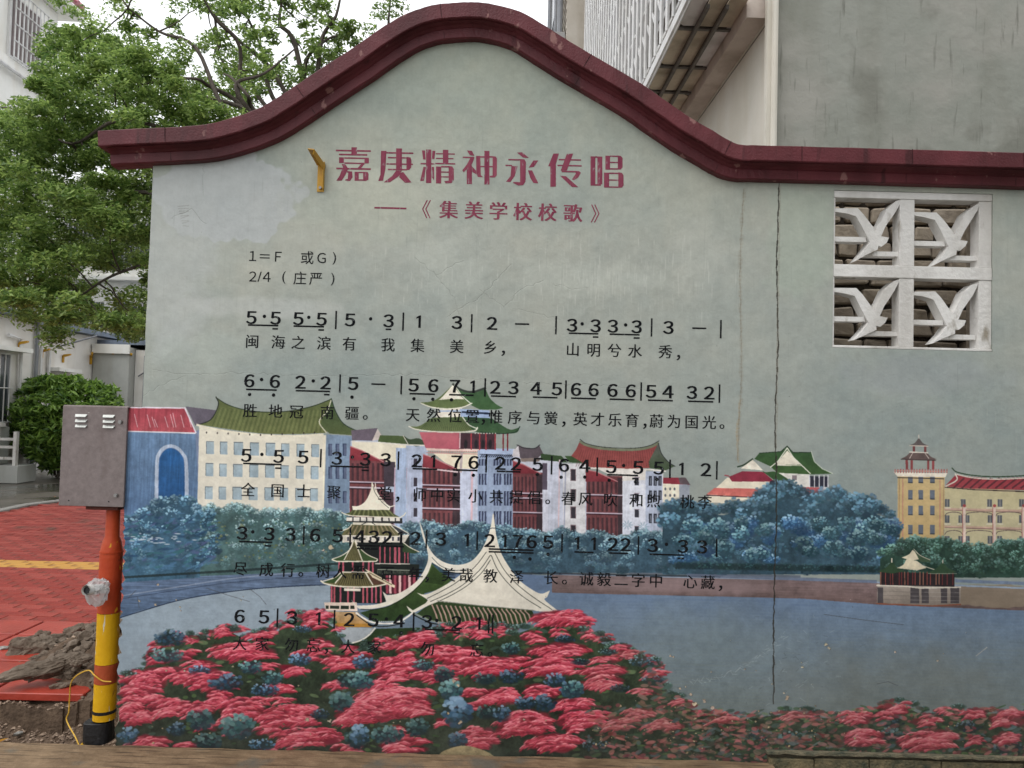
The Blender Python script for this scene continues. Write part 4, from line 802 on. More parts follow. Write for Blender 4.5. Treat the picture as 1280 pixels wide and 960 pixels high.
class Row:
    def __init__(s, a, b): (s.xa, s.ya), (s.xb, s.yb) = a, b; s.v = []; s.f = []; s.k = 0
    def y(s, x): return s.ya + (s.yb - s.ya) * (x - s.xa) / (s.xb - s.xa)
    def add(s, vs, fs):
        n = len(s.v); s.k += 1; Y = -.0006 - .00003 * (s.k % 12)
        s.v += [(a, Y, b) for a, b in vs]; s.f += [tuple(i + n for i in f) for f in fs]
    def ch(s, ch, x, size, dy=0, offs=0.0, cx=None, cy=None, bold=0.0, sx=1.0):
        g, f = glyph(ch, offs); p = onwall(x, s.y(x) + dy); e = size * PXM
        ys = [q[1] for q in g]; xs = [q[0] for q in g]
        ox = (min(xs) + max(xs)) / 2 if cx is None else cx; oy = (min(ys) + max(ys)) / 2 if cy is None else cy
        for b in ([0] if not bold else [-bold, -bold / 3, bold / 3, bold]): s.add([(p.x + (a - ox) * e * sx + b * e, p.z + (c - oy) * e) for a, c in g], f)
    def bar(s, x, h=23, w=2.1, dy=.5):
        p = onwall(x, s.y(x) + dy); h *= PXM / 2; w *= PXM / 2; s.add([(p.x - w, p.z - h), (p.x + w, p.z - h), (p.x + w, p.z + h), (p.x - w, p.z + h)], [(0, 1, 2, 3)])
    def hl(s, x0, x1, dy, w=2.0):
        p = onwall(x0, s.y(x0) + dy); q = onwall(x1, s.y(x1) + dy); w *= PXM / 2; s.add([(p.x, p.z - w), (q.x, q.z - w), (q.x, q.z + w), (p.x, p.z + w)], [(0, 1, 2, 3)])
    def dot(s, x, dy, r=2.2):
        p = onwall(x, s.y(x) + dy); r *= PXM; s.add([(p.x + r * math.cos(t * math.pi / 6), p.z + r * math.sin(t * math.pi / 6)) for t in range(12)], [tuple(range(12))])
    def done(s, name, m, label=None):
        me = bpy.data.meshes.new(name); me.from_pydata(s.v, [], s.f); me.materials.append(m); o = link(bpy.data.objects.new(name, me), wall)
        if label: o['label'] = label
        bm = bmesh.new(); bm.from_mesh(me); bmesh.ops.recalc_face_normals(bm, faces=bm.faces)
        for f in bm.faces:
            if f.normal.y > 0: f.normal_flip()
        bm.to_mesh(me); bm.free(); return o
def digits(r, items, dy=0):
    for c, x in items:
        if c == '|': r.bar(x)
        elif c == '.': r.dot(x, dy - 2)
        elif c == '-': r.hl(x - 8.8, x + 8.8, 0)
        elif c == 'L': pass
        elif c == '1':
            p = onwall(x, r.y(x)); u = PXM; r.add([(p.x + a * u, p.z + b * u) for a, b in ((-.9, -7.8), (2.1, -7.8), (2.1, 7.8), (.2, 7.8), (-3.6, 5.6), (-3.6, 3.4), (-.9, 4.8))], [(0, 1, 2, 3, 4, 5, 6)])
        else: r.ch(chr(ord(c) + 0xFEE0), x, 21.2, offs=.008, sx=1.06, bold=.026)
def lyr(r, s, xs, size=18.2):
    for c, x in zip(s, xs):
        if c in '，': r.ch('，', x, 20, dy=7, bold=.02)
        elif c == '。': r.ch(c, x, 19, dy=5, bold=.012)
        else: r.ch(c, x, size, cx=0, cy=.38, bold=.013)
r1 = Row((314, 397), (835, 409.4))
digits(r1, [('5', 314.3), ('.', 330.5), ('5', 344.5), ('5', 373), ('.', 386), ('5', 402), ('|', 420), ('5', 437.5), ('.', 463.3), ('3', 485.7), ('|', 504), ('1', 524), ('3', 571), ('|', 589.6), ('2', 615), ('-', 652.7), ('|', 695), ('3', 715), ('.', 727.7), ('3', 744.4), ('3', 766), ('.', 782), ('3', 795.7), ('|', 814.5), ('3', 835.4), ('-', 874), ('|', 901)])
for a, b, d in ((310, 348, 9.3), (340.5, 347.5, 13.3), (367, 405, 9.3), (398, 405, 13.3), (482, 489, 10.5), (711, 748, 10), (741, 748, 14), (762, 799.6, 10), (792, 799.6, 14)): r1.hl(a, b, d)
r1.done('note_lettering', BLK)
r = Row((315.3, 426.7), (832, 439.6)); lyr(r, '闽海之滨有我集美乡，山明兮水秀，', [315.3, 347.8, 372.8, 405, 436.7, 485, 522, 571, 613, 629, 716, 742, 768, 793.7, 831.6, 848]); r.done('lyric_lettering', BLK)
r = Row((312, 476), (865, 490.6))
digits(r, [('6', 311.7), ('.', 327), ('6', 343.7), ('2', 375.6), ('.', 391.6), ('2', 407), ('|', 425), ('5', 441.4), ('-', 473), ('|', 501.7), ('5', 517), ('6', 541.7), ('7', 568.7), ('1', 591.4), ('|', 606.4), ('2', 619), ('3', 641.6), ('4', 670), ('5', 696), ('|', 707.3), ('6', 720), ('6', 742), ('6', 765.6), ('6', 788.5), ('|', 801.4), ('5', 813.8), ('4', 835), ('3', 864.8), ('2', 886.5), ('|', 899.3)])
for a, b, d in ((307.6, 346, 10.7), (369.7, 412.5, 10.7), (405, 412, 14.7), (512, 543.7, 10.7), (561.5, 592, 10.7), (613.7, 645, 11), (666, 696.7, 11), (713.7, 745, 11), (762, 793, 11), (810, 841, 11), (860, 891.6, 11)): r.hl(a, b, d)
for x in (312, 342, 440, 517.4, 541, 564.3): r.dot(x, 17)
r.done('note_lettering', BLK)
r = Row((312, 513), (886, 527.8)); lyr(r, '胜地冠南疆。天然位置，惟序与黉，英才乐育，蔚为国光。', [312.7, 344.4, 370.7, 409, 440, 456.6, 516, 542, 568.7, 590.6, 604, 619.6, 643.6, 667, 688.7, 704.7, 725.3, 747, 768.6, 790, 806, 820.7, 842.6, 864.5, 886.5, 902.4]); r.done('lyric_lettering', BLK)
r = Row((308, 569.3), (882, 587))
digits(r, [('5', 307.8), ('.', 327.4), ('5', 348.3), ('5', 379), ('|', 401), ('3', 421), ('.', 440.5), ('3', 456.5), ('3', 482), ('|', 498), ('2', 521), ('1', 542), ('7', 570.7), ('6', 592), ('|', 607.8), ('2', 625.3), ('2', 645), ('5', 672), ('|', 689.5), ('6', 705), ('4', 731), ('|', 746.5), ('5', 764), ('.', 779.5), ('5', 797.5), ('5', 823.3), ('|', 837.5), ('1', 852.4), ('2', 882.3), ('|', 896)])
for a, b, d in ((304, 352, 10), (344, 352, 14.6), (413, 461, 10), (452, 461, 14), (515.7, 546.5, 10), (566.5, 597, 10), (621, 650.6, 10), (759, 797.5, 10), (790, 798, 14)): r.hl(a, b, d)
for x, d in ((569, 16), (591.6, 16), (671.5, 12.5), (701.4, 15), (731, 14), (761.4, 17), (794.4, 18), (821, 14)): r.dot(x, d)
r.done('note_lettering', BLK)
r = Row((310, 612), (881, 627.6)); lyr(r, '全国士聚堂，师中实小共提倡。春风吹和煦桃李', [310, 347, 379.7, 417.5, 481, 497, 524.8, 546.5, 567, 594, 620.4, 645.4, 668, 684.6, 710.4, 731.8, 763, 795.5, 816.9, 859, 881]); r.done('lyric_lettering', BLK)
r = Row((302.7, 666.3), (877.4, 683.6))
digits(r, [('3', 302.7), ('.', 316), ('3', 336.5), ('3', 363), ('|', 379.7), ('6', 394), ('5', 422), ('|', 437.8), ('4', 450), ('3', 467), ('2', 483.8), ('1', 500.8), ('2', 519.5), ('|', 533), ('3', 551), ('1', 584), ('|', 596.5), ('2', 612), ('1', 631), ('7', 647), ('6', 664.5), ('5', 685), ('|', 702.5), ('1', 722), ('1', 742.6), ('2', 766), ('2', 782), ('|', 798), ('3', 815.6), ('.', 833), ('3', 853.5), ('3', 877.4), ('|', 895.7)])
for a, b, d in ((299, 340.5, 10.5), (331, 339, 15), (446, 505, 11), (446, 472, 14.8), (611, 667, 10.5), (611, 667, 14), (718, 742, 11), (761.5, 785, 11), (812, 855, 11), (847, 855, 15)): r.hl(a, b, d)
for x, d in ((643, 20), (662.5, 21.5), (685, 15)): r.dot(x, d)
r.done('note_lettering', BLK)
r = Row((300, 710.7), (884, 727.7)); lyr(r, '尽成行。树人需百年，美哉教泽长。诚毅二字中心藏，', [300.5, 333, 360, 376, 404, 425, 447.5, 483.8, 520, 533.7, 560.8, 582.5, 613, 645.8, 688.8, 705.5, 733, 755, 776.4, 797.8, 820, 862.7, 884.7, 900.6]); r.done('lyric_lettering', BLK)
r = Row((299.6, 770.3), (599, 779))
digits(r, [('6', 299.6), ('5', 330), ('|', 346.8), ('3', 365), ('1', 398.5), ('|', 418), ('2', 436.5), ('5', 466.5), ('.', 483), ('4', 498.8), ('|', 517), ('3', 533.5), ('.', 546), ('2', 570.7), ('1', 598.8), ('|', 611), ('|', 615.8)])
for a, b, d in ((531, 575, 9.5), (567, 575, 13)): r.hl(a, b, d)
r.dot(501.5, 15, 2.4); r.done('note_lettering', BLK)
r = Row((300, 804), (596, 812.5)); lyr(r, '大家勿忘，大家勿忘。', [299.7, 327.6, 364.7, 391.8, 408, 435, 467.5, 534.5, 596, 612.5]); r.done('lyric_lettering', BLK)
r = Row((315, 320), (418, 323))
for c, x, sz, k in (('１', 316, 17, 0), ('＝', 331, 17, 0), ('Ｆ', 348, 17, 0), ('Ｇ', 402, 17, 0), (')', 418, 17, 0)): r.ch(c, x, sz, offs=.004)
r.ch('或', 384, 17.5, cx=0, cy=.38, offs=.004); r.done('key_lettering', BLK)
r = Row((315, 345.6), (418, 349))
for c, x, sz in (('２', 316, 17), ('/', 324.5, 18), ('４', 333.5, 17), ('(', 355, 17), (')', 416, 17)): r.ch(c, x, sz, offs=.004)
for c, x in (('庄', 375), ('严', 395)): r.ch(c, x, 17.5, cx=0, cy=.38, offs=.004)
r.done('key_lettering', BLK)
# title: broad-stroked characters, every stroke a shape of its own
T = []
def Hs(x0, x1, y, w, o): T.append([(x0, y - w / 2), (x1, y - w / 2 + (x1 - x0) * .02), (x1, y + w / 2 + (x1 - x0) * .02), (x0, y + w / 2)] + [o])
def Rr(x0, y0, x1, y1, o): T.append([(x0, y0), (x1, y0 + 1), (x1, y1), (x0, y1)] + [o])
def Pp(pts, o): T.append(list(pts) + [o])
A, B = 380, 580
Hs(232, 486, 105, 12, A); Rr(345, 82, 385, 131, A); Hs(255, 460, 134, 12, A); Rr(255, 155, 290, 197, A); Hs(292, 440, 160, 10, A); Rr(440, 158, 472, 200, A); Hs(292, 440, 197, 10, A); Pp([(275, 203), (300, 205), (318, 232), (285, 232)], A); Pp([(415, 205), (440, 205), (415, 234), (390, 234)], A); Hs(235, 486, 236, 12, A)
Pp([(275, 243), (320, 243), (300, 285), (275, 325), (235, 325), (262, 285)], A); Pp([(315, 255), (350, 258), (354, 300), (335, 328), (300, 325), (302, 314), (318, 312), (322, 268), (313, 266)], A); Rr(368, 260, 398, 326, A); Hs(398, 430, 265, 10, A); Pp([(430, 260), (462, 262), (470, 275), (468, 318), (450, 327), (430, 326)], A); Hs(398, 430, 320, 10, A)
Pp([(560, 108), (600, 108), (592, 240), (575, 325), (540, 328), (556, 280)], A); Hs(600, 795, 122, 11, A); Rr(670, 90, 712, 250, A); Hs(610, 670, 157, 10, A); Hs(712, 750, 159, 10, A); Hs(600, 670, 203, 10, A); Hs(712, 792, 205, 10, A); Hs(610, 670, 243, 10, A); Hs(712, 748, 245, 10, A); Pp([(745, 152), (775, 156), (781, 175), (780, 228), (765, 248), (745, 248)], A); Pp([(670, 252), (712, 252), (690, 292), (625, 337), (580, 337), (640, 292)], A); Pp([(700, 268), (722, 262), (782, 338), (735, 341), (692, 300)], A)
Pp([(858, 105), (880, 105), (884, 172), (866, 170)], A); Rr(888, 98, 926, 342, A); Pp([(934, 108), (956, 108), (948, 168), (930, 168)], A); Hs(848, 888, 201, 10, A); Hs(926, 948, 203, 10, A); Pp([(868, 225), (886, 225), (872, 326), (845, 328)], A); Pp([(930, 225), (946, 225), (946, 322), (930, 300)], A); Hs(960, 1097, 129, 9, A); Hs(960, 1087, 163, 9, A); Rr(1010, 100, 1050, 198, A); Hs(955, 1100, 200, 10, A); Rr(960, 222, 998, 345, A); Hs(998, 1055, 223, 11, A); Pp([(1052, 218), (1078, 222), (1090, 240), (1090, 318), (1075, 342), (1030, 345), (1020, 328), (1052, 325)], A); Hs(998, 1052, 262, 9, A); Hs(998, 1052, 297, 9, A)
Pp([(22, 105), (58, 108), (76, 145), (42, 140)], B); Hs(-9, 75, 155, 10, B); Pp([(45, 162), (75, 162), (58, 205), (-2, 264), (-12, 250), (22, 205)], B); Rr(20, 212, 58, 350, B); Pp([(60, 222), (88, 252), (88, 278), (60, 262)], B); Rr(148, 108, 185, 353, B); Pp([(88, 145), (118, 145), (122, 285), (140, 300), (100, 298), (90, 280)], B); Hs(118, 148, 152, 11, B); Hs(185, 210, 152, 11, B); Pp([(208, 147), (232, 150), (240, 165), (238, 285), (225, 302), (190, 302), (186, 290), (208, 288)], B); Hs(118, 148, 222, 9, B); Hs(185, 208, 223, 9, B)
Pp([(385, 121), (422, 118), (472, 160), (430, 157)], B); Hs(322, 415, 172, 10, B); Pp([(408, 167), (440, 170), (450, 190), (448, 330), (430, 358), (395, 361), (355, 340), (362, 334), (408, 336)], B); Hs(302, 350, 214, 10, B); Pp([(345, 218), (390, 220), (368, 292), (338, 335), (305, 333), (338, 292)], B); Pp([(505, 178), (541, 178), (508, 225), (470, 230)], B); Pp([(465, 250), (495, 250), (541, 345), (505, 342), (482, 305)], B)
Pp([(650, 128), (690, 128), (668, 205), (668, 368), (628, 370), (628, 222), (612, 220)], B); Hs(690, 850, 172, 10, B); Hs(680, 856, 214, 10, B); Pp([(748, 130), (794, 128), (748, 251), (703, 252)], B); Hs(710, 810, 258, 11, B); Pp([(808, 254), (838, 256), (850, 268), (830, 302), (800, 322), (785, 316), (812, 275)], B); Pp([(698, 288), (742, 293), (832, 373), (785, 371)], B)
Rr(920, 148, 955, 361, B); Hs(955, 970, 153, 11, B); Rr(970, 149, 1006, 352, B); Hs(955, 995, 356, 11, B); Rr(1028, 143, 1062, 245, B); Hs(1062, 1118, 147, 10, B); Pp([(1118, 142), (1140, 145), (1153, 160), (1153, 228), (1140, 244), (1118, 244)], B); Hs(1062, 1118, 192, 9, B); Hs(1062, 1118, 239, 10, B); Rr(1018, 266, 1055, 375, B); Hs(1055, 1122, 271, 10, B); Pp([(1122, 264), (1148, 268), (1160, 285), (1160, 360), (1148, 376), (1122, 376)], B); Hs(1055, 1122, 320, 9, B); Hs(1055, 1122, 371, 10, B)
r = Row((0, 0), (1, 0))
for s_ in T:
    o_ = s_[-1]; q = [onwall(o_ + x / 5.818, 170 + y / 5.818) for x, y in s_[:-1]]; r.add([(p.x, p.z) for p in q], [tuple(range(len(q)))])
r.done('title_lettering', CRM)
r = Row((427, 258.5), (745, 267))
r.hl(468, 508, 0, 2.2)
r.ch('《', 533, 25, offs=.0); r.ch('》', 744, 25, offs=.0)
for c, x in zip('集美学校校歌', (561, 592.5, 623, 653.5, 684.5, 716)): r.ch(c, x, 24, cx=0, cy=.38, bold=.03)
r.done('subtitle_lettering', CRM)

layer(CRM, 70, (1, 1, .4), .60, .68, lin((150, 128, 132)), 4)
# yellow angle bracket beside the title
YEL = mat('yellow_enamel', lin((188, 138, 14)), lin((206, 158, 28)), scale=9, rough=.45, bump=.2, dirt=.45, spec=.5)
STEEL = mat('dull_steel', lin((120, 118, 116)), lin((160, 158, 156)), scale=20, rough=.4, bump=.1, metal=.7)
br = thing('wall_bracket', 'yellow bent metal bracket bolted beside the crimson title on the mural wall', 'bracket', onwall(401, 222, 0), 'yellow lamp brackets')
def rel(mb_, o): mb_.v = [tuple(Vector(v) - o.location) for v in mb_.v]; return mb_
p0 = onwall(396.5, 240); p1 = onwall(406.3, 203)
mb = MB(); mb.box(p0.x, p1.x, -.005, -.0012, p0.z, p1.z); rel(mb, br).build('back_plate', YEL, br)
mb = MB(); mb.prism([(p1.x - .003, -.006, p0.z + .005), (p1.x - .003, -.022, p0.z + .01), (p1.x - .003, -.03, p1.z - .012), (p1.x - .003, -.006, p1.z + .002)], (.003, 0, 0)); rel(mb, br).build('flange', YEL, br)
a0, a1 = onwall(401, 206, -.008), onwall(388, 187, -.13)
mb = MB(); mb.prism([a0 + Vector((-.017, 0, -.004)), a0 + Vector((.018, 0, 0)), a1 + Vector((.016, 0, .0)), a1 + Vector((-.012, 0, .002))], (0, .001, .004))
mb.prism([a0 + Vector((.014, 0, -.03)), a0 + Vector((.018, 0, 0)), a1 + Vector((.014, 0, -.001)), a1 + Vector((.010, 0, -.02))], (.003, .001, 0)); rel(mb, br).build('arm', YEL, br)
mb = MB(); b_ = onwall(401, 235.5); mb.tube([(b_.x, -.006, b_.z), (b_.x, -.014, b_.z)], .007, 6); rel(mb, br).build('bolt', STEEL, br)
# ---------------- stone wall seen through the screen ----------------
sw_ = thing('stone_wall', 'rough brown stone wall seen through the dove screen', 'wall', (1.85, .5, 1.6))
BS = mat('brown_stone', lin((132, 122, 110)), lin((172, 160, 142)), scale=6, rough=.9, bump=1.0, bscale=25, dirt=.3)
mb = MB(); mb.box(-.75, .75, .045, .25, -1.6, 1.08); mb.build('mortar_core', mat('old_mortar', lin((54, 48, 42)), lin((84, 76, 66)), scale=20, bump=1.0), sw_)
r = random.Random(12); z = -.02; row = 0
while z < 1.05:
    h = r.uniform(.07, .1); x = -.74 + r.uniform(-.05, .02)
    while x < .72:
        w_ = r.uniform(.10, .24); m_ = MB(); jx = lambda s=.012: r.uniform(-s, s)
        x0, x1, z0, z1 = x, min(x + w_ - .018, .75), z, z + h - .018
        if x1 - x0 > .03:
            f = [(x0 + jx(), 0 + r.uniform(0, .02), z0 + jx(.006)), (x1 + jx(), r.uniform(0, .02), z0 + jx(.006)), (x1 + jx(), r.uniform(0, .02), z1 + jx(.006)), (x0 + jx(), r.uniform(0, .02), z1 + jx(.006))]
            m_.prism(f, (0, .05, 0)); m_.build('stone', BS, sw_, bevel=.008)
        x += w_
    z += h; row += 1

# ---------------- buildings up the lane on the right ----------------
GRYP = mat('grey_render', lin((140, 143, 134)), lin((152, 154, 146)), scale=2.0, rough=.9, bump=.7, dirt=.22, c3=lin((150, 150, 142)), stretch=(1, 1, .6))
layer(GRYP, 1.4, (1, 1, 1.2), .47, .62, lin((158, 157, 149)), 6, 3.0); layer(GRYP, 2.2, (1, 1, .8), .56, .66, lin((128, 129, 120)), 6, 9.0); layer(GRYP, 9, (2.6, 2.6, .3), .62, .78, lin((104, 104, 96)), 4, 1.0)
CREAM = mat('cream_render', lin((206, 202, 190)), lin((220, 216, 206)), scale=2, rough=.85, bump=.2, dirt=.08)
BEAMM = mat('stained_beam', lin((190, 176, 166)), lin((212, 200, 190)), scale=4, rough=.9, bump=.4, dirt=.35)
rb_ = thing('tenement_block', 'grey rendered block with a cantilevered barred upper storey above the coping', 'building', loc(2.4, 5.4, 0))
def Lb(o):
    q = o.location
    return lambda x, d, z: tuple(loc(x, d, z) - q)
X2 = 1.934
def Rb(o):
    q = o.location
    return lambda x, d, z: tuple(loc(x - .045, d, z) - q)
MB(Rb(rb_)).box(X2, 6.5, 5.2, 9.5, 0, 9.0).build('front_wall', GRYP, rb_)
MB(Rb(rb_)).box(X2 - .012, X2 - .001, 5.215, 9.4, 0, 4.29).build('side_wall', CREAM, rb_)
MB(Rb(rb_)).box(X2 - .065, X2 - .014, 5.16, 5.205, 0, 9.0).build('corner_strip', CREAM, rb_)
mb = MB(Rb(rb_)); mb.tube([(X2 - .02, 5.13, 0), (X2 - .02, 5.13, 9)], .022, 8); mb.build('drainpipe', CREAM, rb_, smooth=True)
MB(Rb(rb_)).box(1.755, 1.905, 5.25, 12, 4.30, 4.52).build('edge_beam', BEAMM, rb_)
MB(Rb(rb_)).box(1.906, 1.92, 5.25, 9.4, 4.295, 4.52).build('wall_trim', CREAM, rb_)
# soffit: battens and worn panels
PAN = mat('soffit_board', lin((192, 178, 158)), lin((216, 202, 182)), scale=5, rough=.9, bump=.4, dirt=.5)
PAN2 = mat('patched_board', lin((214, 208, 206)), lin((232, 226, 224)), scale=5, rough=.9, bump=.3, dirt=.4)
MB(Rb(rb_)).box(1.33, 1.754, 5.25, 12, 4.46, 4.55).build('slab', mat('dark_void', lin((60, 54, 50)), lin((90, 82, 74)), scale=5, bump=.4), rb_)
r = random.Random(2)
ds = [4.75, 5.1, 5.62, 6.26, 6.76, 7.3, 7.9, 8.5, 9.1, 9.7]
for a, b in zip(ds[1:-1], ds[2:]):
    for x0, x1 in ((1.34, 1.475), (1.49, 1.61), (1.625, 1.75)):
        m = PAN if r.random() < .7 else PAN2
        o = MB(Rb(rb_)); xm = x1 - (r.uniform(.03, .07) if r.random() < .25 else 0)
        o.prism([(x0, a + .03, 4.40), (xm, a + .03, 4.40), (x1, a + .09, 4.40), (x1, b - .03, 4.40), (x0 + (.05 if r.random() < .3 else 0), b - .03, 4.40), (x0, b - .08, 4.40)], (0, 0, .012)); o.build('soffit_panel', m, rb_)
DKS = mat('rusty_batten', lin((92, 88, 84)), lin((120, 114, 108)), scale=15, rough=.7, bump=.3)
for x in (1.482, 1.618): MB(Rb(rb_)).box(x - .012, x + .012, 5.25, 11, 4.355, 4.385).build('batten', DKS, rb_)
for d in ds[1:]: MB(Rb(rb_)).box(1.335, 1.752, d - .016, d + .016, 4.386, 4.399).build('cross_batten', DKS, rb_)
MB(Rb(rb_)).box(1.295, 1.325, 4.9, 12, 4.33, 4.40).build('gutter', mat('white_metal', lin((206, 206, 206)), lin((224, 224, 222)), scale=8, rough=.5, bump=.1, dirt=.3), rb_)
WM = MATS['white_metal']
mb = MB(Rb(rb_)); mb.tube([(1.31, 4.9, 4.30), (1.31, 12, 4.30)], .009, 6); mb.build('gutter_rail', WM, rb_)
TILEW = mat('shade_dark_wall', lin((84, 82, 80)), lin((120, 116, 110)), scale=3, rough=.8, bump=.2, dirt=.3)  # grey darkened to carry the shade and dark glass behind the bars
MB(Rb(rb_)).box(1.50, 3.2, 5.25, 12.4, 4.56, 12.5).build('upper_wall', TILEW, rb_)
GL = mat('dark_glass', lin((58, 64, 68)), lin((84, 90, 94)), scale=2, rough=.15, bump=0, spec=.6)
for zf in (5.0, 8.0):
    for d0 in (5.6, 7.6, 9.6):
        wi = MB(Rb(rb_)).box(1.47, 1.499, d0, d0 + 1.4, zf, zf + 1.5).build('window', WM, rb_); 
        for k in range(2): MB(Rb(rb_)).box(1.462, 1.469, d0 + .06 + k * .67, d0 + .67 + k * .67, zf + .07, zf + 1.43).build('pane', GL, wi)
# security grille: upright bars, rails and lozenge joints
n = 0
d = 5.3
bar0 = None
while d < 11.4:
    mb = MB(Rb(rb_)); mb.tube([(1.30, d, 4.42), (1.30, d, 11.6)], .017, 5)
    mb.build('grille_bar', WM, rb_); d += .21
for z in [4.46 + .62 * k for k in range(12)]:
    MB(Rb(rb_)).box(1.312, 1.335, 5.25, 11.5, z, z + .03).build('grille_rail', WM, rb_)
mb = MB(Rb(rb_)); r = random.Random(3)
for k in range(11):
    d = 5.4
    while d < 11.3: mb.prism([(1.30, d - .08, 4.66 + .62 * k), (1.30, d + .08, 4.84 + .62 * k), (1.30, d + .08, 4.88 + .62 * k), (1.30, d - .08, 4.70 + .62 * k)], (.01, 0, 0)); d += .21
mb.build('grille_scroll', WM, rb_)['kind'] = 'stuff'
# farther tiled block
fb = thing('tiled_block', 'distant beige tiled block with pipes rising beyond the barred storey', 'building', loc(2.2, 14, 0))
def Fb(o):
    q = o.location
    return lambda x, d, z: tuple(loc(x - .13, d, z) - q)
TL = mat('beige_tile', lin((188, 180, 166)), lin((206, 199, 188)), scale=3, rough=.6, bump=.15, dirt=.2)
MB(Fb(fb)).box(1.20, 5, 12.6, 17.2, 0, 13.2).build('wall', TL, fb)
mb = MB(Fb(fb)); z = 5.5
while z < 13: mb.box(1.186, 1.199, 12.6, 17.2, z, z + .025); z += .16
mb.build('tile_course', mat('tile_joint', lin((150, 142, 130)), lin((166, 158, 146)), scale=3, bump=0), fb)['kind'] = 'stuff'
for dd, rr_ in ((12.9, .05), (13.9, .035), (15.6, .05)):
    mb = MB(Fb(fb)); mb.tube([(1.11, dd, 4), (1.11, dd, 13.0)], rr_, 8); mb.build('drainpipe', mat('grey_pvc', lin((120, 124, 130)), lin((146, 148, 152)), scale=5, bump=.05, rough=.5), fb, smooth=True)
for zf in (6.2, 9.0, 11.4):
    wi = MB(Fb(fb)).box(1.13, 1.185, 14.2, 15.2, zf, zf + 1.2).build('window', mat('grey_frame', lin((110, 112, 116)), lin((128, 130, 134)), scale=5, bump=.1), fb)
    MB(Fb(fb)).box(1.115, 1.129, 14.28, 15.12, zf + .08, zf + 1.12).build('pane', GL, wi)
for zf in (7.0, 10.0): MB(Fb(fb)).box(.98, 1.186, 12.7, 13.5, zf, zf + .9).build('cage', mat('cage_bars', lin((150, 150, 150)), lin((176, 176, 174)), scale=30, bump=.2), fb)

# ---------------- white building at the upper left ----------------
WB = mat('offwhite_render', lin((222, 222, 216)), lin((234, 234, 230)), scale=1.6, rough=.85, bump=.15, dirt=.1)
ub = thing('white_house', 'white upstairs house with a barred window and pink-tiled eave', 'house', loc(-15, 21, 0))
def Ub(o):
    q = o.location
    return lambda x, d, z: tuple(loc(x * 1.75, d * 1.75, max(0, 1.5 + (z - 1.5) * 1.75)) - q)
MB(Ub(ub)).box(-16, -8.0, 8, 13.80, 0, 8.42).build('wall', WB, ub)
MB(Ub(ub)).box(-8.35, -7.68, 8, 14.08, 8.43, 8.56).build('eave', WB, ub)
PT = mat('pink_tile', lin((176, 118, 128)), lin((196, 142, 150)), scale=6, rough=.6, bump=.2)
r0 = MB(Ub(ub)); r0.prism([(-8.0, 8, 8.9), (-8.0, 14.05, 8.9), (-7.62, 14.05, 8.57), (-7.62, 8, 8.57)], (-.05, 0, .0)); rf_ = r0.build('roof', PT, ub)
d = 8.1
proto = None
while d < 14.0:
    mb = MB(Ub(ub)); mb.tube([(-7.60, d, 8.60), (-8.02, d, 8.95)], .045, 6); mb.build('tile_ridge', PT, rf_); d += .17
MB(Ub(ub)).box(-7.998, -7.93, 8, 13.8, 6.86, 6.99).build('string_course', WB, ub)
mb = MB(Ub(ub)); mb.tube([(-7.90, 8, 6.80), (-7.90, 13.75, 6.80)], .03, 6); mb.build('pipe', WM, ub)
wi = MB(Ub(ub)).box(-7.998, -7.96, 12.42, 13.27, 7.02, 8.08).build('window', WM, ub)
for k in range(2): MB(Ub(ub)).box(-7.958, -7.95, 12.47 + k * .40, 12.84 + k * .40, 7.06, 8.04).build('pane', mat('interior_glass', lin((96, 84, 84)), lin((120, 108, 106)), scale=3, bump=0, rough=.2), wi)
for k in range(9):
    mb = MB(Ub(ub)); mb.tube([(-7.86, 12.40 + k * .11, 6.98), (-7.86, 12.40 + k * .11, 8.12)], .012, 5); mb.build('grille_bar', WM, wi)
for z in (6.99, 7.26, 7.53, 7.80, 8.10):
    mb = MB(Ub(ub)); mb.tube([(-7.845, 12.38, z), (-7.845, 13.30, z)], .011, 5); mb.build('grille_rail', WM, wi)

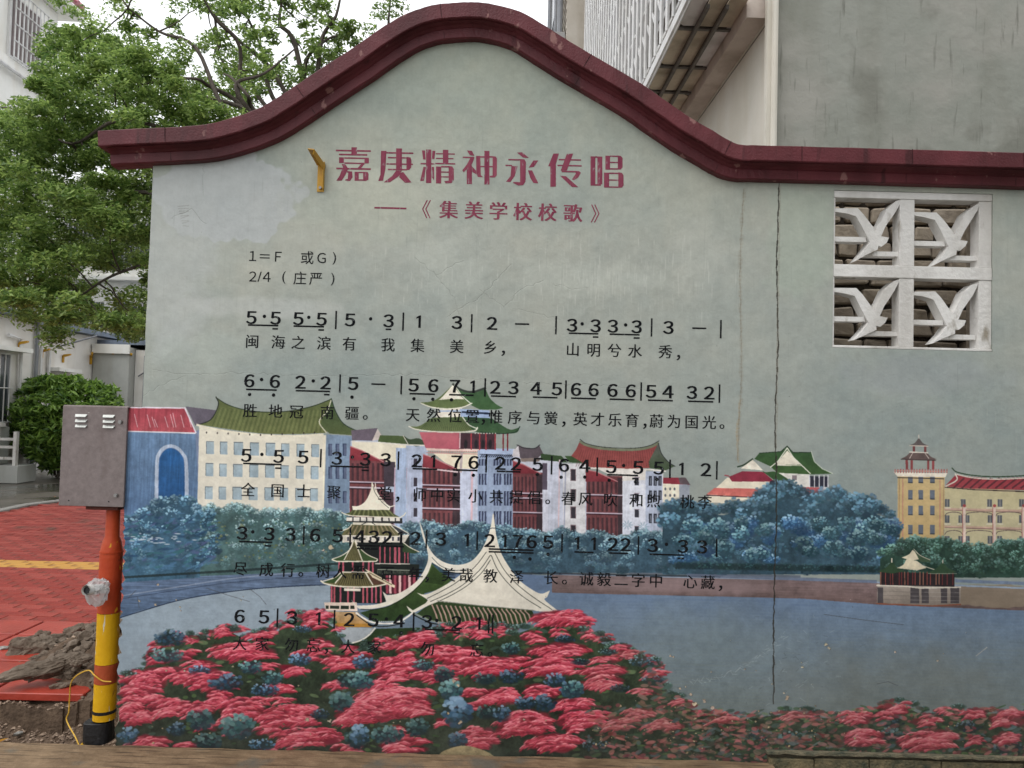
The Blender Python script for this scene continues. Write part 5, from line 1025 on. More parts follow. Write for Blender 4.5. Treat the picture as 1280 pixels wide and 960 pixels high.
# ---------------- low outbuildings on the left ----------------
ROOFM = mat('blue_grey_roof', lin((96, 108, 124)), lin((120, 130, 144)), scale=4, rough=.6, bump=.2, dirt=.3)
WB2 = mat('grey_white_render', lin((212, 209, 203)), lin((228, 226, 221)), scale=1.6, rough=.85, bump=.15, dirt=.12)
GRW = mat('pale_grey_wall', lin((166, 168, 164)), lin((182, 184, 180)), scale=2, rough=.9, bump=.2, dirt=.15)
def barred(o, x, d0, d1, z0, z1, nb=6, face='x'):
    if face == 'x':
        f = MB(Lb(o)).box(x, x + .03, d0, d1, z0, z1).build('window', MATS['grey_frame'], o); MB(Lb(o)).box(x + .031, x + .036, d0 + .05, d1 - .05, z0 + .05, z1 - .05).build('pane', GL, f)
        for k in range(nb):
            dd = d0 + (d1 - d0) * (k + .5) / nb; MB(Lb(o)).tube([(x + .09, dd, z0 - .02), (x + .09, dd, z1 + .02)], .012, 5).build('grille_bar', WM, f)
        for k in range(3): z = z0 + (z1 - z0) * k / 2; MB(Lb(o)).tube([(x + .105, d0, z), (x + .105, d1, z)], .01, 5).build('grille_rail', WM, f)
    else:
        f = MB(Lb(o)).box(d0, d1, x - .03, x, z0, z1).build('window', MATS['grey_frame'], o); MB(Lb(o)).box(d0 + .05, d1 - .05, x - .036, x - .031, z0 + .05, z1 - .05).build('pane', GL, f)
        for k in range(nb):
            dd = d0 + (d1 - d0) * (k + .5) / nb; MB(Lb(o)).tube([(dd, x - .09, z0 - .02), (dd, x - .09, z1 + .02)], .014, 5).build('grille_bar', WM, f)
        for k in range(3): z = z0 + (z1 - z0) * k / 2; MB(Lb(o)).tube([(d0, x - .105, z), (d1, x - .105, z)], .012, 5).build('grille_rail', WM, f)
ob = thing('outbuilding', 'nearest low white outbuilding with a barred window and blue-grey roof edge', 'building', loc(-9.6, 13.5, 0), 'low white outbuildings')
MB(Lb(ob)).box(-14, -9.05, 9, 15.45, 0, 3.02).build('wall', WB2, ob); MB(Lb(ob)).box(-14, -8.85, 9, 15.6, 3.03, 3.14).build('roof', ROOFM, ob)
barred(ob, -9.049, 13.2, 14.55, 1.05, 2.3, 9)
MB(Lb(ob)).box(-9.045, -8.8, 13.0, 14.9, 2.36, 2.44).build('canopy', WB, ob)
mb = MB(Lb(ob)); mb.tube([(-9.0, 14.85, 0), (-9.0, 14.85, 2.62), (-9.0, 14.45, 2.66)], .035, 6); mb.build('pipe', WM, ob)
mb = MB(Lb(ob)); mb.tube([(-9.0, 15.35, 0), (-9.0, 15.35, 3.02)], .04, 6); mb.build('drainpipe', MATS['grey_pvc'], ob)
ob = thing('outbuilding', 'long low white outbuilding receding behind the hedge', 'building', loc(-10, 18, 0), 'low white outbuildings')
MB(Lb(ob)).box(-14, -9.6, 15.62, 26, 0, 3.02).build('wall', WB2, ob); MB(Lb(ob)).box(-14, -9.38, 15.62, 26, 3.03, 3.14).build('roof', ROOFM, ob)
barred(ob, -9.599, 16.9, 17.5, .9, 2.0, 4); MB(Lb(ob)).box(-9.595, -9.35, 16.8, 17.7, 2.1, 2.18).build('canopy', WB, ob)
MB(Lb(ob)).box(-9.598, -9.55, 16.1, 16.3, .6, 2.2).build('door', mat('dark_door', lin((60, 56, 52)), lin((80, 76, 70)), scale=5, bump=.1), ob)
for dd in (16.45, 16.75): 
    mb = MB(Lb(ob)); mb.tube([(-9.55, dd, 0), (-9.55, dd, 2.6)], .035, 6); mb.build('pipe', WM, ob)
MB(Lb(ob)).tube([(-9.5, 16.9, 2.62), (-9.0, 17.6, 2.95)], .02, 5).build('strut', MATS['grey_frame'], ob)
ob = thing('outbuilding', 'low grey and white outbuilding end facing the road beside the mural', 'building', loc(-8.6, 19.4, 0), 'low white outbuildings')
MB(Lb(ob)).box(-9.57, -8.72, 18.6, 22, 0, 2.78).build('wall', GRW, ob); MB(Lb(ob)).box(-9.57, -8.70, 18.52, 18.59, 2.62, 2.84).build('parapet', WB, ob)
MB(Lb(ob)).box(-8.71, -6, 18.9, 24, 0, 2.74).build('wall', WB2, ob); MB(Lb(ob)).box(-9.8, -6, 18.8, 24.5, 2.86, 2.96).build('roof', ROOFM, ob)
barred(ob, 18.899, -8.35, -7.95 + .1, 1.0, 1.75, 5, 'y')
for x in (-8.45, -7.72, -7.6):
    mb = MB(Lb(ob)); mb.tube([(x, 18.84, 0), (x, 18.84, 2.6)], .03, 6); mb.build('pipe', MATS['grey_pvc'], ob)
MB(Lb(ob)).tube([(-8.6, 18.85, 2.1), (-7.9, 18.6, 2.5)], .018, 5).build('strut', MATS['grey_frame'], ob)
fbk = thing('rear_block', 'pale three-storey block with barred windows glimpsed through the tree', 'building', loc(-12, 27, 0))
MB(Lb(fbk)).box(-20, -6.5, 27, 33, 0, 9.2).build('wall', WB, fbk)
for z in (3.4, 6.2):
    for x in (-17.4, -15.0, -13.2, -10.9, -8.6): barred(fbk, 26.999, x, x + 1.4, z, z + 1.5, 8, 'y')
    MB(Lb(fbk)).box(-20, -6.4, 26.6, 26.99, z - .55, z - .43).build('ledge', WB, fbk)
# little yellow brackets on the outbuildings
def ybr(px, py, lx, label):
    k = (px - 615) / 960.0
    d = lx / k if lx < 0 else -lx
    if lx > 0: lx_ = k * d * -1
    z = 1.5 + (514 - .026 * (640 - px) - py) * d / 960
    o = thing('wall_bracket', label, 'bracket', loc(lx + .02, d, z), 'yellow lamp brackets')
    q = Lb(o); MB(q).box(lx + .002, lx + .02, d - .035, d + .035, z - .10, z + .06).build('back_plate', YEL, o)
    MB(q).prism([(lx + .021, d - .03, z + .02), (lx + .17, d - .03, z + .07), (lx + .17, d - .03, z + .10), (lx + .021, d - .03, z + .08)], tuple(loc(0, .06, 0) - loc(0, 0, 0)) if False else (0, .06, 0)).build('arm', YEL, o)
ybr(30, 434, -9.045, 'small yellow bracket on the nearest outbuilding wall')
ybr(58, 443, -9.595, 'small yellow bracket above the pipes left of the small canopy')
ybr(84, 449, -9.595, 'small yellow bracket above the small window canopy')
o = None
for px, lbl, dd in ((118, 'small yellow bracket on the flat grey panel', 18.51), (143, 'small yellow bracket on the white wall beside the grey panel', 18.89), (165, 'small yellow bracket nearest the mural edge', 18.89)):
    lx = (px - 615) / 960 * dd; z = 1.5 + (502 - 451) * dd / 960
    o = thing('wall_bracket', lbl, 'bracket', loc(lx, dd - .02, z), 'yellow lamp brackets'); q = Lb(o)
    MB(q).box(lx - .04, lx + .04, dd - .02, dd - .002, z - .14, z + .08).build('back_plate', YEL, o)
    MB(q).prism([(lx, dd - .021, z + .02), (lx + .16, dd - .3, z + .10), (lx + .16, dd - .3, z + .14), (lx, dd - .021, z + .08)], (.05, 0, 0)).build('arm', YEL, o)
# ---------------- ground ----------------
WET = mat('wet_concrete', lin((70, 66, 58)), lin((120, 114, 106)), scale=1.3, rough=.32, bump=.15, bscale=30, dirt=.3, spec=.5)
PEARTH = mat('dark_soil', lin((52, 42, 34)), lin((90, 76, 62)), scale=9, rough=.95, bump=1.0, bscale=40)
layer(WET, .7, (1, 1, 1), .48, .58, lin((74, 72, 66)), 6, 2.0, rough=.06)
g_ = MB(); TZ = -.20
# one sheet to the horizon (concrete), with the trench cut out of it near the wall
trx0, trx1, try0, try1 = -3.6, -1.52, -.02 + .03, .52
def sheet(mb, x0, x1, y0, y1, z): mb.add([(x0, y0, z), (x1, y0, z), (x1, y1, z), (x0, y1, z)], [(0, 1, 2, 3)])
sheet(g_, -400, trx0, -400, 400, -.012); sheet(g_, trx0, 400, try1, 400, -.012); sheet(g_, 1.18, 400, -400, try1, -.35); sheet(g_, trx0, 1.18, -400, try0 - .002, -.012); sheet(g_, trx1, 1.18, try0 - .002, try1, -.012)
g_.add([(1.18, -400, -.012), (1.18, 0, -.012), (1.18, 0, -.35), (1.18, -400, -.35)], [(0, 1, 2, 3)])
tag(g_.build('ground', WET), kind='structure')
mb = MB(); sheet(mb, trx0, trx1, try0, try1, TZ)
mb.add([(trx0, try0, TZ), (trx0, try1, TZ), (trx0, try1, -.012), (trx0, try0, -.012)], [(0, 1, 2, 3)]); mb.add([(trx1, try0, TZ), (trx1, try1, TZ), (trx1, try1, -.012), (trx1, try0, -.012)], [(3, 2, 1, 0)]); mb.add([(trx0, try0, TZ), (trx1, try0, TZ), (trx1, try0, -.012), (trx0, try0, -.012)], [(0, 1, 2, 3)])
tag(mb.build('trench_bed', PEARTH), kind='structure')
# brown concrete strip along the wall foot
KB = mat('worn_kerb_concrete', lin((98, 80, 60)), lin((140, 118, 92)), scale=9, rough=.8, bump=.7, bscale=35, dirt=.4, stretch=(1, 2.5, 1))
layer(KB, 14, (.25, 5, 1), .55, .66, lin((70, 56, 42)), 6, 3.0); layer(KB, 5, (1, 1, 1), .58, .70, lin((92, 88, 78)), 8, 6.0)
mb = MB(); r = random.Random(8); n = 60
top_ = [( -3.6 + i * (1.17 + 3.6) / n, -.006 + r.uniform(-.008, .006), r.uniform(-.001, .003)) for i in range(n + 1)]
vs = []; 
for x, y, z in top_: vs += [(x, y, z), (x, -.9, .0), (x, y, -.2)]
fs = [(3 * i, 3 * i + 1, 3 * i + 4, 3 * i + 3) for i in range(n)] + [(3 * i, 3 * i + 3, 3 * i + 5, 3 * i + 2) for i in range(n)]
mb.add(vs, fs); tag(mb.build('kerb_strip', KB), kind='structure')
# red paving
def gp(x, y): p = onground(x, y, 0); return (p.x, p.y)
pav = [gp(-500, 700), gp(-60, 652), gp(0, 641), gp(35, 633), gp(75, 628), gp(125, 622), gp(170, 640), gp(190, 720)]
pav = [(p[0], p[1]) for p in pav]
poly_pav = pav + [(-1.3, try1 + .03), (-4.2, try1 + .03)]
def inside(x, y, pl):
    c = False; n = len(pl)
    for i in range(n):
        x1, y1 = pl[i]; x2, y2 = pl[(i + 1) % n]
        if (y1 > y) != (y2 > y) and x < (x2 - x1) * (y - y1) / (y2 - y1) + x1: c = not c
    return c
REDJ = mat('red_joint_bed', lin((78, 28, 24)), lin((104, 40, 34)), scale=20, rough=.9, bump=.4)
mb = MB(); n = len(poly_pav)
mb.prism([(x, y, -.16) for x, y in poly_pav], (0, 0, .155)); rp_ = tag(mb.build('red_paving', REDJ), kind='structure')
REDB = mat('red_paver', lin((126, 44, 38)), lin((156, 66, 56)), scale=9, rough=.62, bump=.8, bscale=60, dirt=.3, island=False, spec=.2)
REDB2 = mat('red_paver_pale', lin((140, 56, 48)), lin((168, 80, 70)), scale=9, rough=.62, bump=.8, bscale=60, dirt=.3, spec=.2)
YELB = mat('yellow_paver', lin((184, 132, 52)), lin((200, 154, 76)), scale=3, rough=.6, bump=.3, dirt=.2)
for _m in (REDB, REDB2, YELB, ): layer(_m, 3, (1, 1, 1), .56, .72, lin((104, 64, 54)), 8, 5.0)
ang = R(0); ca, sa = math.cos(ang), math.sin(ang); BWd, BHt = .20, .10
yb0 = onground(60, 711.5, 0).y; yb1 = onground(60, 703, 0).y
slot = []
for i in range(-60, 61):
    for j in range(-90, 120):
        u = (i + (.5 if j % 2 else 0)) * BWd; v = j * BHt; x = -3.0 + u * ca - v * sa; y = (yb0 + yb1) / 2 + u * sa + v * ca
        if inside(x, y, poly_pav) and inside(x + .08, y + .02, poly_pav) and inside(x - .08, y - .04, poly_pav) and inside(x, y - .05, poly_pav): slot.append((x, y))
def vis(x, y): 
    d = y - CAM.y; return -.72 < x / d < -.50
slot.sort(key=lambda p: (not vis(*p), (p[0]) ** 2 + (p[1] - CAM.y) ** 2))
bm_ = {}
def bmesh_for(m, k=0):
    if m.name not in bm_:
        q = MB(); q.box(-BWd / 2 + .003, BWd / 2 - .003, -BHt / 2 + .003, BHt / 2 - .003, -.02, .012, rot=0)
        bm_[m.name] = q.mesh('brick', m, bevel=.003)
    return bm_[m.name]
r = random.Random(6); rest = {}
for i, (x, y) in enumerate(slot):
    m = YELB if abs(y - (yb0 + yb1) / 2) < .155 else (REDB if r.random() < .6 else REDB2)
    if i < 300:
        o = bpy.data.objects.new('brick', bmesh_for(m)); link(o, rp_); o.location = (x, y, r.uniform(-.0015, .0015)); o.rotation_euler = (r.uniform(-.008, .008), r.uniform(-.008, .008), ang + r.uniform(-.01, .01))
    else:
        q = rest.setdefault(m.name, MB()); a = ang + r.uniform(-.01, .01); q.box(x - BWd / 2 + .004, x + BWd / 2 - .004, y - BHt / 2 + .004, y + BHt / 2 - .004, -.02, .012 + r.uniform(-.0015, .0015), rot=a)
for k, q in rest.items(): q.build('brick_field', MATS[k], rp_)['kind'] = 'stuff'
# kerb between road and paving
KG = mat('granite_kerb', lin((120, 118, 114)), lin((150, 148, 142)), scale=30, rough=.7, bump=.4)
ks = [gp(-200, 672), gp(-60, 652), gp(0, 641), gp(35, 633), gp(75, 628), gp(125, 622)]
rk = tag(bpy.data.objects.new('kerb', None), kind='structure'); link(rk)
for (ax, ay), (bx, by) in zip(ks[:-1], ks[1:]):
    L_ = math.hypot(bx - ax, by - ay); k = max(1, int(L_ / .9)); dx, dy = (bx - ax) / k, (by - ay) / k; nx, ny = -dy / math.hypot(dx, dy) * .12, dx / math.hypot(dx, dy) * .12
    for i in range(k):
        mb = MB(); x0, y0 = ax + dx * i, ay + dy * i; x1, y1 = x0 + dx * .985, y0 + dy * .985
        mb.prism([(x0, y0, -.1), (x1, y1, -.1), (x1 + nx, y1 + ny, -.1), (x0 + nx, y0 + ny, -.1)], (0, 0, .13)); mb.build('kerbstone', KG, rk, bevel=.012)
# big smooth red slabs by the trench
SLB = mat('orange_red_slab', lin((146, 46, 34)), lin((172, 66, 50)), scale=3, rough=.4, bump=.35, bscale=45, dirt=.25, spec=.45)
r = random.Random(3)
for i, (x0, y0, w_, h_, a) in enumerate([(-3.05, .50, .46, .46, .0), (-2.57, .50, .46, .46, .01), (-3.05, .98, .46, .46, 0), (-2.57, .98, .42, .40, -.01), (-3.53, .50, .46, .46, 0), (-3.53, .98, .46, .46, .0), (-2.09, .62, .30, .34, .06), (-3.05, 1.46, .46, .3, 0), (-3.53, 1.46, .46, .3, 0)]):
    mb = MB(); mb.box(x0, x0 + w_, y0, y0 + h_, -.014, .024, rot=a); mb.build('paving_slab', SLB, rp_, bevel=.004)
# ---------------- soil, rubble ----------------
def blob(rx, ry, rz, sub=2, amp=.25, seed=0, name='clod', m=None):
    bm = bmesh.new(); bmesh.ops.create_icosphere(bm, subdivisions=sub, radius=1)
    r = random.Random(seed); ph = [(r.uniform(0, 6), r.uniform(1.2, 3.2), Vector((r.gauss(0, 1), r.gauss(0, 1), r.gauss(0, 1))).normalized()) for _ in range(7)]
    for v in bm.verts:
        k = 1 + sum(math.sin(p + f * v.co.dot(d) * 1.6) for p, f, d in ph) * amp / 3 + r.uniform(-.06, .06); k *= 1 + .22 * mn.fractal(Vector((v.co.x * rx, v.co.y * ry, v.co.z * rz)) * (26 if rx < .5 else 2.4) + Vector((seed, 0, 0)), 1.0, 2.0, 4) - .16 * abs(mn.noise(Vector((v.co.x * rx, v.co.y * ry, v.co.z * rz)) * (60 if rx < .5 else 5) + Vector((0, seed, 0)))); v.co = Vector((v.co.x * rx, v.co.y * ry, v.co.z * rz)) * k
    me = bpy.data.meshes.new(name); bm.to_mesh(me); bm.free()
    if m: me.materials.append(m)
    return me
SOIL = mat('grey_brown_soil', lin((70, 57, 46)), lin((112, 94, 78)), scale=14, rough=.95, bump=1.0, bscale=60)
CLOD = mat('clay_clod', lin((84, 73, 62)), lin((126, 113, 100)), scale=10, rough=.9, bump=1.0, bscale=50, dirt=.3)
# mound: height field heaped against the post side
nx_, ny_ = 190, 150; x0, x1, y0, y1 = -3.1, -1.35, -.02, 1.85
from mathutils import noise as mn
vs = []
mc = [(-2.02, 1.25, .46, .30, .26), (-1.72, 1.0, .38, .42, .32), (-2.20, .86, .30, .18, .12), (-2.48, 1.05, .26, .18, .07), (-1.62, 1.45, .4, .3, .18)]
def hgt(x, y):
    h = -.03
    for cx, cy, sx, sy, k in mc: h = max(h, 0) if False else h + k * math.exp(-((x - cx) / sx) ** 2 - ((y - cy) / sy) ** 2)
    nz = mn.fractal(Vector((x * 7, y * 7, 0)), 1.0, 2.0, 5) * .030 + mn.fractal(Vector((x * 26, y * 26, 3)), 1.0, 2.0, 3) * .010
    if y < try1 - .05 + .025 * math.sin(x * 9) and x < -1.5:
        e = TZ + .035 + .06 * max(0, (y - .30) / .2) ** 2 if y > .3 else TZ + .05 + .05 * math.exp(-(y / .08) ** 2); return e + nz * 1.3
    return h + nz
for j in range(ny_ + 1):
    for i in range(nx_ + 1):
        x = x0 + (x1 - x0) * i / nx_; y = y0 + (y1 - y0) * j / ny_; vs.append((x, y, hgt(x, y)))
mb = MB().add(vs, [(j * (nx_ + 1) + i, j * (nx_ + 1) + i + 1, (j + 1) * (nx_ + 1) + i + 1, (j + 1) * (nx_ + 1) + i) for j in range(ny_) for i in range(nx_)])
tag(mb.build('soil_mound', SOIL, smooth=False), kind='structure')
GM = mat('gravel_bits', lin((88, 72, 60)), lin((158, 138, 120)), scale=9, rough=.9, bump=.5, island=True)
r = random.Random(15); mb = MB()
for i in range(5200):
    x = r.uniform(-3.0, -1.45); y = r.uniform(0, 1.6) if r.random() < .5 else r.uniform(0, .5)
    if y > .5 and math.exp(-((x + 1.95) / .5) ** 2 - ((y - 1.05) / .45) ** 2) < r.random() * .9: continue
    z = hgt(x, y); z = max(z, .013) if y > .53 and z < .02 else z; s = r.uniform(.004, .014) * (1.5 if r.random() < .1 else 1)
    d_ = [Vector((r.gauss(0, 1), r.gauss(0, 1), r.gauss(0, .6))).normalized() * s * r.uniform(.7, 1.2) for _ in range(6)]
    c = Vector((x, y, z + s * .3))
    ax = [Vector((s, 0, 0)), Vector((-s, 0, 0)), Vector((0, s * .8, 0)), Vector((0, -s * .8, 0)), Vector((0, 0, s * .6)), Vector((0, 0, -s * .6))]
    a_ = r.uniform(0, 6); rm = Matrix.Rotation(a_, 3, 'Z')
    mb.add([tuple(c + rm @ (v * r.uniform(.6, 1.2))) for v in ax], [(0, 2, 4), (2, 1, 4), (1, 3, 4), (3, 0, 4), (2, 0, 5), (1, 2, 5), (3, 1, 5), (0, 3, 5)])
mb.build('gravel', GM)['kind'] = 'stuff'; bpy.data.objects['gravel']['label'] = 'loose brown gravel and crumbs of soil in the trench and on the heap'
clods = [((70, 832), .17, .055, .05, .45, 'long ridged clay clod lying across the red slabs'), ((36, 812), .09, .045, .05, .5, 'upright clay clod left of the heap'), ((50, 822), .05, .03, .03, .3, 'small clay clod between two larger ones at the heap tip'), ((22, 806), .07, .03, .035, .6, 'slim clay clod at the far left tip of the heap'), ((14, 846), .035, .022, .02, .2, 'small pointed clod resting on the red slab'), ((60, 806), .06, .05, .05, .2, 'knobbly clod on top of the heap edge'), ((76, 800), .08, .04, .04, .5, 'flat clod near the heap crest'), ((90, 790), .06, .04, .035, .3, 'rough clod below the heap crest'), ((104, 786), .07, .04, .04, .1, 'dark clod beside the yellow post'), ((48, 796), .05, .03, .03, .8, 'thin clod at the back of the heap'), ((80, 818), .05, .04, .03, .2, 'rounded clod under the heap crest'), ((100, 824), .05, .035, .03, .4, 'reddish clod close to the post'), ((112, 812), .06, .04, .04, .0, 'squat clod touching the post side'), ((76, 858), .05, .03, .02, .3, 'flat chip of clay at the trench lip'), ((32, 836), .045, .03, .025, .9, 'short clod between the slab and the long clod'), ((92, 804), .05, .04, .035, .7, 'angular clod in the middle of the heap')]
for i, ((px, py), a, b, c, rz, lb) in enumerate(clods):
    me = blob(a, b, c, 4, .34, 40 + i, 'mud_clod', CLOD); o = link(bpy.data.objects.new('mud_clod', me)); p = onground(px, py, .02); z = max(hgt(p.x, p.y), .02) + c * .4
    p = onground(px, py, z); o.location = (p.x, p.y, z); o.rotation_euler = (random.Random(i).uniform(-.2, .2), random.Random(i + 9).uniform(-.3, .1), rz + .2); tag(o, lb, 'clod', 'clods on the soil heap')
for i, (px, py, lb) in enumerate([(5, 810, 'grey stone chip lying alone on the red paving'), (92, 833, 'flat greenish stone sliver in the soil'), (53, 892, 'reddish pebble in the trench bed'), (107, 828, 'pale pebble on the soil near the post'), (24, 917, 'brown pebble near the kerb strip')]):
    me = blob(.04 if i < 2 else .022, .025 if i < 2 else .018, .012, 1, .2, 80 + i, 'stone_chip', KG if i != 2 else REDB); o = link(bpy.data.objects.new('stone_chip', me)); z = -.13 if py > 880 else .03; p = onground(px, py, z); o.location = p; o.rotation_euler.z = i; tag(o, lb, 'stone', 'stray stone chips')
# lesser lumps of the heap
r = random.Random(90); lumps = [blob(1, .75, .6, 2, .4, 200 + k, 'lump', CLOD if k % 2 else SOIL) for k in range(6)]
mb = MB()
for i in range(620):
    x, y = r.gauss(-1.95, .34), r.gauss(1.05, .28)
    if y < .56 or hgt(x, y) < .02: continue
    me = lumps[i % 6]; s_ = r.uniform(.012, .042) * (1.3 if r.random() < .15 else 1); rm = Matrix.Rotation(r.uniform(0, 6), 3, 'Z') @ Matrix.Rotation(r.uniform(-.6, .6), 3, 'X'); z = hgt(x, y) + s_ * .2
    mb.add([tuple(rm @ v.co * s_ + Vector((x, y, z))) for v in me.vertices], [tuple(p.vertices) for p in me.polygons])
o = mb.build('soil_lumps', CLOD); o['kind'] = 'stuff'; o['label'] = 'heap of broken soil lumps between the red slabs and the yellow post'
# fallen leaves
LF = mat('fallen_leaf', lin((170, 128, 30)), lin((150, 90, 40)), scale=20, rough=.7, bump=0)
for i, (px, py, z, lb) in enumerate([(52, 913, -.14, 'curled yellow leaf lying in the trench'), (3, 926, -.12, 'yellow leaf stem at the left edge of the trench'), (68, 621, .03, 'brown leaf on the road beside the cabinet'), (82, 816, .1, 'yellow-green leaf on the soil heap')]):
    p = onground(px, py, z); mb = MB(); L_ = .035; mb.add([(-L_, 0, 0), (0, -.012, .006), (L_, 0, 0), (0, .012, .006), (0, 0, 0)], [(0, 1, 4), (1, 2, 4), (2, 3, 4), (3, 0, 4)]); o = mb.build('fallen_leaf', LF); o.location = p; o.rotation_euler.z = i * 1.3; tag(o, lb, 'leaf', 'fallen leaves')

# ---------------- post with cabinet ----------------
OR = mat('orange_red_paint', lin((160, 52, 22)), lin((178, 72, 34)), scale=8, rough=.5, bump=.3, dirt=.35, c3=lin((196, 100, 40)))
YP = mat('post_yellow', lin((196, 146, 4)), lin((210, 164, 16)), scale=7, rough=.5, bump=.3, dirt=.3, c3=lin((150, 110, 30)))
layer(YP, 16, (1, 1, .5), .64, .68, lin((120, 84, 30)), 8, 3.0); layer(YP, 40, (2, 2, .25), .66, .70, lin((196, 190, 170)), 5, 8.0); layer(OR, 14, (1, 1, .5), .63, .67, lin((110, 44, 26)), 8, 3.0); layer(OR, 12, (1, 1, .7), .68, .71, lin((196, 150, 30)), 6, 11.0)
BKM = mat('black_tape', lin((16, 16, 18)), lin((34, 34, 36)), scale=10, rough=.45, bump=.4)
PY = .05
def pz(y, x=136): return onwall(x, y, PY).z
pc = onwall(135, 790, PY).x
post = thing('service_post', 'yellow and orange steel post carrying a grey metal cabinet at the mural edge', 'post', (pc, PY, TZ + .05))
KR = 3.45 / 3.25
o0 = post.location
def pt(z0, z1, r0, r1, name, m, k=20, par=post, n=None):
    mb = MB(); zs_ = [(z0, r0), (z1, r1)]
    mb.tube([(0, 0, z0 - o0.z), (0, 0, z1 - o0.z)], [r0, r1], k); return mb.build(name, m, par, smooth=True)
# yellow lower tube, red band, orange upper tube with shoulder
pt(pz(898), pz(852.5), .0472, .0472, 'yellow_tube', YP); pt(pz(852), pz(828.5), .0480, .0480, 'red_band', mat('brick_red_band', lin((150, 60, 30)), lin((166, 78, 44)), scale=12, rough=.6, bump=.3, dirt=.4)); pt(pz(828), pz(765), .0472, .0472, 'yellow_tube', YP)
mb = MB(); zz = [pz(764.5), pz(693), pz(687), pz(676), pz(670), pz(634)]; mb.tube([(0, 0, z - o0.z) for z in zz], [.0475, .0475, .0462, .038, .0300, .029], 20); mb.build('orange_tube', OR, post, smooth=True)
mb = MB(); mb.tube([(0, 0, pz(690) - o0.z), (0, 0, pz(688) - o0.z)], .049, 20); mb.build('weld_ring', OR, post)
mb = MB(); mb.tube([(0, 0, pz(890) - o0.z), (0, 0, pz(886) - o0.z)], .0482, 20); mb.build('tape_band', BKM, post)
zt = pz(900) - o0.z
mb = MB(); n = 20; vs = []
for k, (dz, rx, ry) in enumerate(((-.090, .060, .050), (-.05, .058, .050), (-.004, .055, .050), (0.0, .05, .048))):
    for q in range(n):
        a = 2 * math.pi * q / n; rr_ = 1 + .05 * math.sin(3 * a + k); vs.append((-.022 + math.copysign(abs(math.cos(a)) ** .6, math.cos(a)) * rx * rr_, math.copysign(abs(math.sin(a)) ** .6, math.sin(a)) * ry * rr_, zt + dz))
mb.add(vs, [(k * n + q, k * n + (q + 1) % n, (k + 1) * n + (q + 1) % n, (k + 1) * n + q) for k in range(3) for q in range(n)] + [tuple(range(n))[::-1], tuple(range(3 * n, 4 * n))]); mb.build('rubber_sleeve', BKM, post)
mb = MB(); mb.box(-.085, -.028, -.078, .03, zt - .135, zt - .093, rot=.05); mb.build('foot_plate', YP, post, bevel=.004)
mb = MB(); mb.box(-.05, .09, -.07, .06, zt - .23, zt - .13); mb.build('concrete_foot', CONC, post, bevel=.02)
# cabinet
CAB = mat('cabinet_steel', lin((116, 106, 104)), lin((136, 125, 123)), scale=50, rough=.38, bump=.08, bscale=180, metal=.35, dirt=.3)
CY = -.018
layer(CAB, 6, (1, 1, .35), .56, .80, lin((96, 82, 78)), 9, 2.0); layer(CAB, 60, (1, 1, 1), .74, .77, lin((160, 154, 150)), 4, 6.0)
tl, tr2, brr, bl = onwall(79, 507, CY), onwall(160, 509, CY), onwall(153.5, 637, CY), onwall(73, 629, CY)
cx0, cx1, cz0, cz1 = (tl.x + bl.x) / 2, (tr2.x + brr.x) / 2, (bl.z + brr.z) / 2, (tl.z + tr2.z) / 2
mb = MB(); mb.box(cx0 + .003, cx1 - .003, CY + .008, CY + .17, cz0 + .003, cz1 - .004); mb.v = [tuple(Vector(v) - o0) for v in mb.v]; cab = mb.build('cabinet', CAB, post, bevel=.003)
mb = MB(); mb.box(cx0, cx1, CY, CY + .006, cz0, cz1); mb.box(cx0 - .001, cx1 + .004, CY + .0065, CY + .175, cz1 - .003, cz1 + .003)
mb.v = [tuple(Vector(v) - o0) for v in mb.v]; mb.build('cabinet_door', CAB, cab, bevel=.0015)
LV = mat('louvre_glint', lin((170, 172, 168)), lin((190, 192, 188)), scale=20, rough=.35, bump=0, metal=.4)
for xs_ in (101.5, 136):
    for ys_ in (519.5, 526, 532.5):
        c = onwall(xs_, ys_ + (0 if xs_ < 120 else .8), CY - .002); mb = MB(); w_ = .027
        mb.prism([(c.x - w_, CY - .0005, c.z + .007), (c.x + w_, CY - .0005, c.z + .007), (c.x + w_ * .86, CY - .0105, c.z - .004), (c.x - w_ * .86, CY - .0105, c.z - .004)], (0, 0, -.003)); mb.v = [tuple(Vector(v) - o0) for v in mb.v]; mb.build('louvre', LV, cab, bevel=.001)
for xs_, ys_ in ((151, 527.5), (145.5, 619)):
    c = onwall(xs_, ys_, CY); mb = MB(); mb.tube([(c.x, CY - .0005, c.z), (c.x, CY - .009, c.z)], .0085, 12); mb.tube([(c.x + .003, CY - .009, c.z), (c.x + .003, CY - .013, c.z)], .004, 8); mb.v = [tuple(Vector(v) - o0) for v in mb.v]; mb.build('lock', STEEL, cab, smooth=True)
for xs_, ys_ in ((86, 625.5), (136, 627)):
    c = onwall(xs_, ys_, CY); mb = MB(); mb.tube([(c.x, CY - .0005, c.z), (c.x, CY - .002, c.z)], .003, 8); mb.v = [tuple(Vector(v) - o0) for v in mb.v]; mb.build('rivet', BKM, cab)
a, b = onwall(110, 633, PY - .03), onwall(150, 633, PY - .03)
mb = MB(); mb.box(a.x, b.x, PY - .05, PY + .05, cz0 - .017, cz0 - .001); mb.v = [tuple(Vector(v) - o0) for v in mb.v]; mb.build('mounting_plate', mat('rusty_plate', lin((70, 40, 34)), lin((110, 60, 50)), scale=20, bump=.4), post, bevel=.002)
